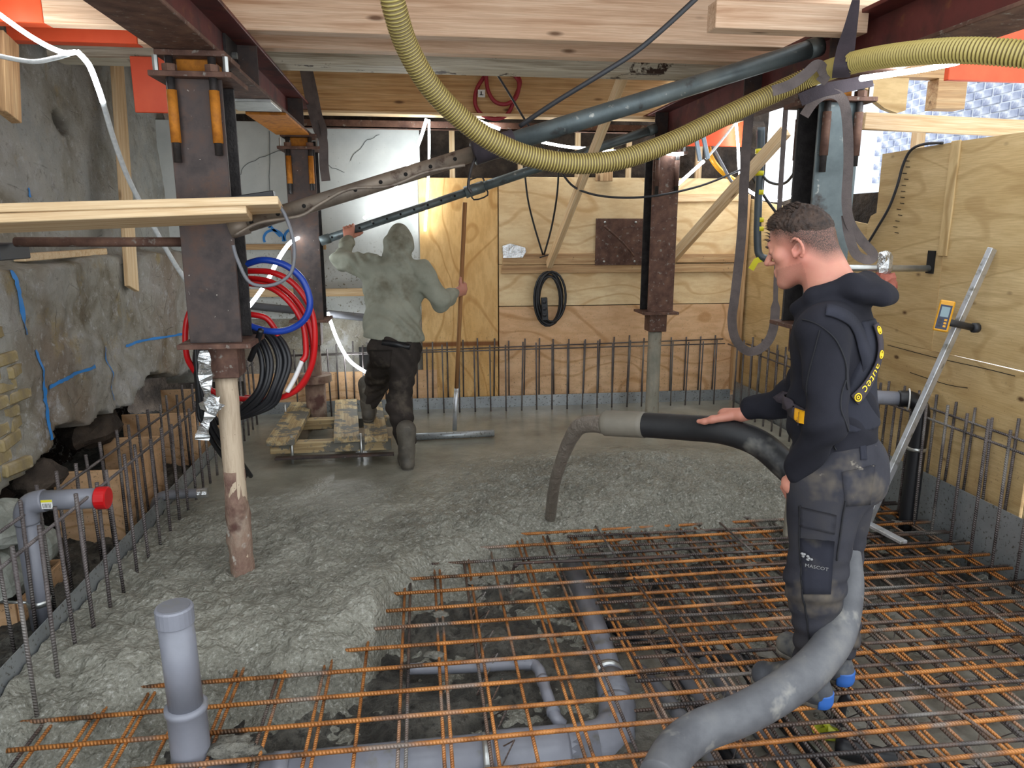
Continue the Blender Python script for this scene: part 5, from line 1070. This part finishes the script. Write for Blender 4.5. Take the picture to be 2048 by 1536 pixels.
# ---- man in black with the hose
A = Person('man in black hoodie and work trousers holding the concrete hose', (1.46, 2.39, -.048), math.radians(40))
PX = A.px
HC = PX(1603, 492, 0.0); NB = PX(1662, 590, 0); CH = PX(1668, 690, 0); BE = PX(1660, 812, 0); PE = PX(1666, 925, 0)
LS = PX(1648, 664, -.185); LE = PX(1652, 842, -.25); LW = PX(1596, 948, -.175); RS = PX(1668, 655, .185); RE = PX(1585, 800, .25)
HA = A.loc(HAND); RW = HA+A.loc(A.O+np3((0, 0, 0)))*0+np.array([.0, -.075, .085])
LH = PX(1650, 965, -.098); LK = PX(1632, 1160, -.125); LA = A.loc(V(1.43, 2.255, .06)); RH = PX(1680, 960, .098); RK = PX(1662, 1150, .125); RA = A.loc(V(1.60, 2.375, .06))
HR = headframe(math.radians(5), math.radians(17)); HS = 1.10
lo = (-.42, -.35, -.02); hi = (.45, .78, 1.90)
S = SDF(lo, hi, .004); head(S, HC, HR, HS)
S.cone(HC-HR[1]*.035-HR[2]*.05, NB+np.array((0, -.0, .0)), .066, .074, .03); S.cone(HC-HR[1]*.055-HR[2]*.0, NB+np.array((0, -.03, .02)), .055, .06, .03)
S.cone(NB, CH, .07, .09, .05); S.cone(CH, BE, .09, .09, .05); S.cone(BE, PE, .09, .1, .05)
for sh, el, wr in ((LS, LE, LW), (RS, RE, RW)): S.cone(NB-np.array((0, 0, .05)), sh, .06, .055, .05); S.cone(sh, el, .05, .042, .03); S.cone(el, wr, .042, .029, .03)
for hp_, kn, an in ((LH, LK, LA), (RH, RK, RA)): S.cone(PE, hp_, .1, .085, .05); S.cone(hp_, kn, .085, .055, .04); S.cone(kn, an, .055, .04, .03); S.cone(an, an+np.array((0, .13, -.06)), .035, .03, .03)
HT_ = [A.loc(p) for p in HP]; ax = HT_[2]-HT_[4]; grip(S, HA, ax, (0, -.1, 1), (.9, .3, 0), .060, RW, 1.06)
hd = np.array((.0, .03, -.08)); pc = LW+np.array((0, .02, -.045)); S.cone(LW, pc, .03, .036, .02, ((1, 0, 0), 1.5))
for i in range(4): S.chain([pc+np.array((.01, -.028+.02*i, -.02)), pc+np.array((.04, -.035+.02*i, -.06)), pc+np.array((.06, -.04+.02*i, -.09))], [.011, .010, .008], .006)
S.chain([pc+np.array((.01, .025, .01)), pc+np.array((.03, .03, -.015)), pc+np.array((.045, .03, -.045))], [.014, .012, .009], .01)
o, v = A.build('body', S, M_SKIN)
hl = (v-HC) @ HR.T/HS
inh = (np.abs(hl).max(1) < .16); fl = np.zeros(len(v)); fl = np.where(inh, .25+.5*np.exp(-((hl[:, 1]+.0)/.05)**2-((hl[:, 2]+.035)/.06)**2), .15); fl[(~inh) & (v[:, 2] < 1.3)] = .35
line = .052-.30*(hl[:, 1]-.07)*0; hz = .066-np.clip((.075-hl[:, 1])/.02, 0, 1)*.03-np.clip((.03-hl[:, 1])/.05, 0, 1)*.035-np.clip((-.02-hl[:, 1])/.06, 0, 1)*.055
stb = np.where(inh, np.clip((hl[:, 2]-hz+.03)/.05, 0, 1), 0)*np.where((np.abs(hl[:, 0]) > .088), 0, 1)
jaw = np.where(inh & (hl[:, 1] > -.01) & (hl[:, 2] < -.055), .22, 0); set_attr(o, 'stubble', np.clip(np.maximum(stb, jaw), 0, 1)); set_attr(o, 'flush', np.clip(fl, 0, 1))
W_ = lambda x, y, z: HC+HS*(x*HR[0]+y*HR[1]+z*HR[2])
for g in (-1, 1):
    mb = MB().sphere((0, 0, 0), .0105*HS, 12, 8); e = W_(g*.032, .0855, .004); ob = raw('eye', [tuple(np3(p)+e) for p in mb.v], mb.f, M_DCABLE, A.t, True, A.M)
    b0 = [W_(g*.016, .0995, .022), W_(g*.032, .101, .0265), W_(g*.048, .092, .023)]; mb = MB().tube(spline([Vector(p) for p in b0], 4), .0035, 6); raw('eyebrow', mb.v, mb.f, M_HAIR, A.t, True, A.M)
SH = SDF(HC-.17, HC+.17, .004)
SH.ell(W_(0, -.013, .046), np.array((.082, .105, .086))*HS, HR, .02); SH.ell(W_(0, .045, .08), np.array((.055, .045, .035))*HS, HR, .03)
x, y, z_ = SH.full(); L3 = [(x-HC[0])*HR[k][0]+(y-HC[1])*HR[k][1]+(z_-HC[2])*HR[k][2] for k in range(3)]
cut = .060*HS-np.clip((.06*HS-L3[1])*.5, 0, .035)-np.clip((-.03-L3[1])*.5, 0, .035)+.002*np.sin(L3[0]*140)*np.sin(L3[1]*90); SH.a = np.maximum(SH.a+.012*np.clip((cut+.045-L3[2])/.045, 0, 1)+.0022*np.sin(L3[1]*300+8*np.sin(L3[2]*90))*np.sin(L3[0]*210+L3[2]*120), cut-.01-L3[2]).astype(np.float32)
SH.a += (.0022*np.clip((L3[2]-.03)/.05, 0, 1)*np.sin(L3[1]*260+30*L3[0]+4*np.sin(L3[0]*70))*np.sin(L3[2]*150+2*np.sin(L3[1]*80))).astype(np.float32)
hair, _ = A.build('hair', SH, M_HAIR, None, 'short dark hair faded at the sides')
# hair tufts at the brow
mb = MB()
for k in range(150):
    x0 = random.uniform(-.06, .06); y0 = random.uniform(-.03, .085); z0 = .046+.095*math.sqrt(max(0, 1-(x0/.085)**2-((y0+.013)/.108)**2)); p = W_(x0, y0, z0-.006); tpt = p+HS*(HR[1]*.016+HR[2]*.010+HR[0]*random.uniform(-.006, .006)); mb.tube([Vector(p), Vector((p+tpt)/2+HR[2]*.003), Vector(tpt)], [.0024, .0018, .0006], 4)
raw('hair_tufts', mb.v, mb.f, M_HAIR, A.t, True, A.M)['kind'] = 'stuff'
# hoodie
S = SDF(lo, hi, .0065)
def torso(S, g):
    S.ell(CH+np.array((0, -.0, -.02)), (.185+g, .142+g, .19+g), None, .06); S.ell(BE, (.17+g, .145+g, .17+g), None, .06); S.ell((BE+PE)/2+np.array((0, -.01, 0)), (.168+g, .14+g, .12), None, .06)
torso(S, 0)
for sh, el, wr in ((LS, LE, LW), (RS, RE, RW+np.array((.0, -.03, .03)))):
    S.cone(NB-np.array((0, 0, .06)), sh, .09, .078, .06); S.cone(sh, el, .078, .063, .04); S.cone(el, wr+(wr-el)*-.06, .063, .048, .03); u = (el-wr)/np.linalg.norm(el-wr); S.cone(wr+u*.02, wr+u*.05, .041, .045, .006)
x, y, z_ = S.full()
S.a += (.005*np.sin(52*z_+4*np.sin(10*x)+5*np.sin(12*y))*np.clip((1.35-z_)*4, 0, 1)).astype(np.float32); wob(S, .0055, 26, 21, 17)
for q0, q1, r_ in (((-.06, .095, -.05), (-.1, .02, .0), .024), ((-.1, .02, .0), (-.075, -.09, .045), .033), ((-.075, -.09, .045), (.075, -.09, .045), .036), ((.075, -.09, .045), (.1, .02, .0), .033), ((.1, .02, .0), (.06, .095, -.05), .024)): S.cone(NB+np.array(q0), NB+np.array(q1), r_, r_, .025)
S.ell(NB+np.array((0, -.125, .02)), (.125, .07, .045), None, .03); S.cone(NB+np.array((-.04, -.185, .0)), NB+np.array((.04, -.185, .0)), .022, .022, .04)
hood, _ = A.build('hoodie', S, M_HOODB); SJ = S
for q in (((1606, 640), (1640, 652), (1672, 682), (1690, 730), (1694, 780)), ((1640, 660), (1625, 720), (1615, 790)), ((1690, 760), (1684, 830), (1672, 900))): A.ribbon(SJ, q, .004, M_STITCH, 'seam', .002, hood)
A.ribbon(SJ, [(1652, 622), (1685, 632), (1712, 660), (1728, 705), (1732, 745)], .055, M_BIB, 'brace_strap', .005)
# bib overall: back panel, legs
S = SDF(lo, hi, .0065); torso(S, .008); x, y, z_ = S.full()
top = np.minimum(CH[2]+.10, 9); S.a = np.maximum(S.a, np.maximum(z_-top, np.maximum(np.abs(x)-(.145-.25*np.clip(z_-BE[2], 0, .3)), (y-CH[1]-.0)*np.where(z_ > BE[2]-.05, 1, -1)*np.where(z_ > BE[2]-.05, 1, 0)-.0)) ).astype(np.float32)
panel_o, _ = A.build('back_panel', S, M_BIB); SP = S
S = SDF(lo, hi, .0065)
S.ell(PE+np.array((0, -.01, .02)), (.178, .16, .13), None, .05); S.ell(PE+np.array((0, -.045, -.05)), (.175, .145, .12), None, .05)
for hp_, kn, an, sx in ((LH, LK, LA, -1), (RH, RK, RA, 1)):
    S.cone(hp_, kn, .13, .096, .05); S.cone(kn, an+np.array((0, .0, .1)), .094, .07, .04); S.cone(kn+np.array((0, .02, .03)), kn+np.array((0, .02, -.06)), .075, .07, .03); S.cone(an+np.array((0, .0, .12)), an+np.array((0, .0, .05)), .071, .068, .03)
x, y, z_ = S.full(); low = np.clip((.42-z_)*4, 0, 1); kne = np.exp(-((z_-LK[2])/.12)**2)
S.a += ((.006*low+.004*kne)*np.sin(85*z_+3*np.sin(14*x)+4*np.sin(16*y))).astype(np.float32); wob(S, .003, 23, 19, 15)
S.a = np.maximum(S.a, z_-(PE[2]+.115)).astype(np.float32)
tro, _ = A.build('trousers', S, M_TROU); ST = S
WB_ = PE[2]+.10
for nm, q, m in (('belt_loop', ((1718, 885), (1730, 885), (1732, 920), (1720, 920)), M_BIB), ('belt_loop', ((1752, 872), (1762, 870), (1768, 905), (1758, 907)), M_BIB), ('back_pocket', ((1683, 945), (1748, 930), (1738, 1008), (1690, 1012)), M_TROU), ('thigh_pocket_flap', ((1598, 1012), (1672, 1030), (1668, 1068), (1600, 1052)), M_TROU), ('thigh_pocket', ((1600, 1076), (1668, 1082), (1660, 1188), (1606, 1188)), M_BIB)):
    A.patch(ST, q, m, nm, .006)
for q in (((1602, 1010), (1600, 1080), (1604, 1150), (1612, 1220), (1620, 1290)), ((1690, 1000), (1680, 1060), (1672, 1120))): A.ribbon(ST, q, .005, M_STITCH, 'seam', .003)
# strap across the back with lettering, and its yellow buckles
st, fr_ = A.ribbon(SP, [(1728, 615), (1745, 650), (1755, 690), (1748, 730), (1728, 770), (1705, 800)], .042, M_STRAPD, 'harness_strap', .010)
if st is None: st, fr_ = A.ribbon(SJ, [(1735, 615), (1752, 650), (1758, 690), (1750, 730), (1730, 770), (1708, 800)], .042, M_STRAPD, 'harness_strap', .012)
if fr_:
    P, N_ = fr_; cum = [0.0]
    for a, b in zip(P, P[1:]): cum.append(cum[-1]+(b-a).length)
    def onstrap(u, w):
        u = min(max(u, 0), cum[-1]-1e-4); i = max(j for j in range(len(cum)-1) if cum[j] <= u); f_ = (u-cum[i])/(cum[i+1]-cum[i]); p = P[i].lerp(P[i+1], f_); n = N_[i].lerp(N_[i+1], f_).normalized(); t_ = (P[i+1]-P[i]).normalized(); return p+n.cross(t_)*w+n*.0042
    def letters(txt, size, u0):
        v, f = text_mesh(txt, size); raw('lettering', [tuple(onstrap(u0+p[0], p[1])) for p in v], f, M_YEL2, st, False, A.M)
    M_YEL2 = plain('strap_yellow', '#f0c818', .5); L_ = cum[-1]
    letters('autec', .052, L_*.66)
    for u0 in (L_*.36, L_*.95, L_*.08):
        for r_ in (.013, .005):
            mb = MB().tube([onstrap(u0+r_*math.cos(a), r_*math.sin(a)) for a in np.linspace(0, 6.283, 17)[:-1]], .0024, 5, closed=True); raw('emblem', mb.v, mb.f, M_YEL2, st, True, A.M)
b, _ = A.ribbon(SJ, [(1540, 772), (1558, 790), (1575, 806), (1590, 822), (1605, 838)], .05, M_STRAPD, 'chest_strap', .008)
for q in (((1537, 765), (1560, 775), (1556, 797), (1534, 782)), ((1598, 818), (1610, 822), (1608, 848), (1596, 838))):
    bk = A.patch(SJ, q, M_YEL, 'buckle', .018, par=A.t)
# logo on the thigh
h = A.hit(ST, 1630, 1130)
if h is not None:
    v, f = text_mesh('MASCOT', .019); g = ST.grad(h); up_ = np.array((0, 0, 1.)); rt_ = np.cross(up_, g); rt_ /= np.linalg.norm(rt_); up_ = np.cross(g, rt_)
    h2 = A.hit(ST, 1634, 1131)
    if h2 is not None: raw('lettering', [tuple(np3(h2)+g*.013+rt_*p[0]+up_*p[1]) for p in v], f, M_PRINT, tro, False, A.M)
    mb = MB()
    for k in range(9): a_ = k*.7; ctr = np3(h2)+g*.012+rt_*(-.052+.004*k+.006*math.cos(a_*2))+up_*(.034+.010*math.sin(a_)); mb.sphere(ctr, (.006, .006, .0045), 6, 4)
    raw('emblem', mb.v, mb.f, M_PRINT, tro, True, A.M)
# boots
def boots(Pn, feet, m, shaft=.16, rr=.05, heelpatch=True, name='boot'):
    for (heel, toe) in feet:
        heel = np3(heel); toe = np3(toe); u = toe-heel; L_ = np.linalg.norm(u[:2]); u = u/np.linalg.norm(u); e = np.array((0, 0, 1.))
        S = SDF(np.minimum(heel, toe)-.12-np.array((0, 0, .02)), np.maximum(heel, toe)+.12+np.array((0, 0, shaft)), .005); a = heel+u*.03
        S.cone(a+e*.05, a+u*(L_*.45)+e*.055, .045, .052, .02); S.cone(a+u*(L_*.4)+e*.055, toe-u*.05+e*.048, .054, .05, .03); S.cone(a+u*.02+e*.05, a+u*.025+e*shaft, .045, rr, .03); S.cone(a+u*(L_*.38)+e*.085, a+u*.04+e*.14, .044, .05, .04)
        x, y, z_ = S.full(); S.a = np.maximum(S.a, heel[2]+.012-z_).astype(np.float32); b, _ = Pn.build(name, S, m)
        so = SDF(np.minimum(heel, toe)-.12-np.array((0, 0, .02)), np.maximum(heel, toe)+.12, .006); so.cone(a+e*.02, a+u*(L_*.45)+e*.02, .043, .049, .02); so.cone(a+u*(L_*.4)+e*.02, toe-u*.045+e*.02, .05, .046, .02); x, y, z_ = so.full()
        so.a = np.maximum(so.a, np.maximum(heel[2]+.001-z_, z_-(heel[2]+.024))).astype(np.float32); Pn.build('sole', so, M_RUB, b)
        if heelpatch:
            hs = SDF(heel-.1, heel+.14, .005); hs.cone(a+e*.03, a+e*.055-u*.002, .050, .047, .01); x, y, z_ = hs.full(); hs.a = np.maximum(hs.a, np.maximum(heel[2]+.004-z_, np.maximum(z_-(heel[2]+.062), (x-a[0])*u[0]+(y-a[1])*u[1]+.004))).astype(np.float32); Pn.build('heel_patch', hs, M_BOOTB, b)
fz = .0
boots(A, [(A.loc(V(1.475, 2.215, -.048)), A.loc(V(1.265, 2.405, -.048))), (A.loc(V(1.625, 2.325, -.048)), A.loc(V(1.475, 2.60, -.048)))], M_BOOT)

# ---- man in the hooded sweater, seen from behind
B = Person('man in grey-green hooded sweater stepping onto the plank deck with his back turned', (-.1, 5.2, 0), 0.0)
def bp(x, y, Y): return B.loc(aY(x, y, Y))
HC = bp(800, 496, 5.62); NB = bp(795, 530, 5.52); CH = bp(786, 580, 5.48); BE = bp(783, 640, 5.38); PE = bp(788, 690, 5.30)
LS = bp(742, 534, 5.50); LE = bp(683, 522, 5.72); RS = bp(842, 548, 5.48); RE = bp(882, 602, 5.44)
pr0, pr1 = aY(648, 480, 6.05), aY(1312, 257, 6.12); tt = .075; LG = B.loc(pr0+(pr1-pr0)*tt); RG = B.loc(HB+HD*((aY(921, 577, 5.72).z-HB.z)/HD.z))
LW = LG+np.array((-.01, -.075, -.07)); RW = RG+np.array((-.055, -.06, -.03))
RF = aZ(822, 938, 0.0); LF = aZ(738, 838, .2)
RH = bp(810, 705, 5.28); RK = bp(798, 808, 5.24); RA = B.loc(V(RF.x-.02, RF.y+.04, .12)); LH = bp(768, 705, 5.3); LK = bp(752, 770, 5.68); LA = B.loc(V(LF.x+.0, LF.y-.02, .31))
HR = headframe(math.radians(-8), math.radians(38)); lo = (-.95, -.45, -.05); hi = (.75, 1.0, 1.85)
S = SDF(lo, hi, .0065); head(S, HC, HR, 1.0, False); S.cone(HC-HR[1]*.03-HR[2]*.05, NB, .06, .07, .03); S.cone(NB, CH, .07, .09, .05); S.cone(CH, PE, .09, .1, .05)
for sh, el, wr in ((LS, LE, LW), (RS, RE, RW)): S.cone(NB-np.array((0, 0, .05)), sh, .06, .055, .05); S.cone(sh, el, .05, .042, .03); S.cone(el, wr, .042, .03, .03)
for hp_, kn, an in ((LH, LK, LA), (RH, RK, RA)): S.cone(PE, hp_, .1, .085, .05); S.cone(hp_, kn, .085, .055, .04); S.cone(kn, an, .055, .04, .03)
grip(S, LG, np3((pr1-pr0).normalized()), (0, -1, -.25), (0, -.2, 1), .033, LW, 1.1); grip(S, RG, np3(HD.normalized()), (.6, -.8, 0), (.8, .6, 0), .017, RW, 1.1)
o, v = B.build('body', S, M_SKIN); set_attr(o, 'stubble', np.zeros(len(v))); set_attr(o, 'flush', np.full(len(v), .3))
S = SDF(lo, hi, .008)
S.ell(CH+np.array((0, 0, -.02)), (.215, .135, .19), None, .06); S.ell(BE, (.205, .135, .19), None, .06); S.ell((BE+PE)/2+np.array((.0, 0, .0)), (.205, .138, .14), None, .05); S.cone(PE+np.array((-.08, 0, .075)), PE+np.array((.09, 0, .05)), .125, .125, .05, ((0, 1, 0), 1.0))
for sh, el, wr in ((LS, LE, LW), (RS, RE, RW)):
    S.cone(NB-np.array((0, 0, .07)), sh, .095, .088, .06); S.cone(sh, el, .088, .072, .04); u = (el-wr)/np.linalg.norm(el-wr); S.cone(el, wr+u*.07, .072, .058, .03); S.cone(wr+u*.02, wr+u*.05, .043, .047, .008)
x, y, z_ = S.full(); S.a += (.005*np.sin(46*z_+30*x+4*np.sin(10*x)+5*np.sin(12*y))).astype(np.float32); wob(S, .007, 20, 17, 14); S.a += (.007*np.clip((1.25-z_)*3, 0, 1)*np.sin(34*(z_+.6*x)+3*np.sin(12*x))).astype(np.float32)
S.a = np.maximum(S.a, (PE[2]+.06-.06*(x-PE[0]))-z_ if False else PE[2]+.045-.10*(x-PE[0])-z_).astype(np.float32)
S.cone(PE+np.array((-.13, 0, .075)), PE+np.array((.14, 0, .05)), .03, .03, .02) if False else None
W2 = lambda x, y, z: HC+(x*HR[0]+y*HR[1]+z*HR[2])
S.ell(W2(0, -.02, .03), (.105, .125, .12), HR, .04); S.cone(W2(0, .03, .09), W2(0, -.09, .09), .05, .055, .05); S.cone(W2(-.06, -.1, -.02), W2(.07, -.09, -.05), .045, .045, .03); S.cone(W2(0, -.07, -.03), NB+np.array((0, -.03, -.01)), .095, .11, .05); S.ell(W2(0, .09, -.01), (.075, .06, .09), HR, .02, True)
x, y, z_ = S.full(); S.a += (.007*np.exp(-((z_-NB[2]-.05)/.09)**2)*np.sin(60*z_+32*x+3*np.sin(20*x))).astype(np.float32)
sw, _ = B.build('hooded_sweater', S, M_HOODG); SG = S
S = SDF(lo, hi, .008); S.ell(PE+np.array((0, 0, .01)), (.178, .13, .13), None, .05); S.ell(PE+np.array((0, -.03, -.05)), (.17, .12, .12), None, .05)
for hp_, kn, an in ((LH, LK, LA), (RH, RK, RA)): S.cone(hp_, kn, .108, .085, .05); S.cone(kn, an+(kn-an)*.25, .085, .076, .04)
x, y, z_ = S.full(); S.a += (.005*np.sin(60*z_+8*np.sin(9*x)+6*np.sin(8*y))).astype(np.float32); wob(S, .005, 22, 18, 15); B.build('trousers', S, M_TROG); SB = S
B.patch(SB, ((738, 700), (785, 700), (780, 735), (748, 735)), M_TROG, 'back_pocket', .008)
B.ribbon(SB, [(735, 684), (765, 685), (795, 689), (820, 694)], .04, M_BLACK, 'belt', .008)
boots(B, [(B.loc(V(RF.x-.02, RF.y-.04, conc_z(RF.x, RF.y)-.015)), B.loc(V(RF.x-.05, RF.y+.24, conc_z(RF.x, RF.y)-.015))), (B.loc(V(LF.x, LF.y-.09, .192)), B.loc(V(LF.x+.0, LF.y+.19, .192)))], M_RUB, .30, .072, False, 'rubber_boot')
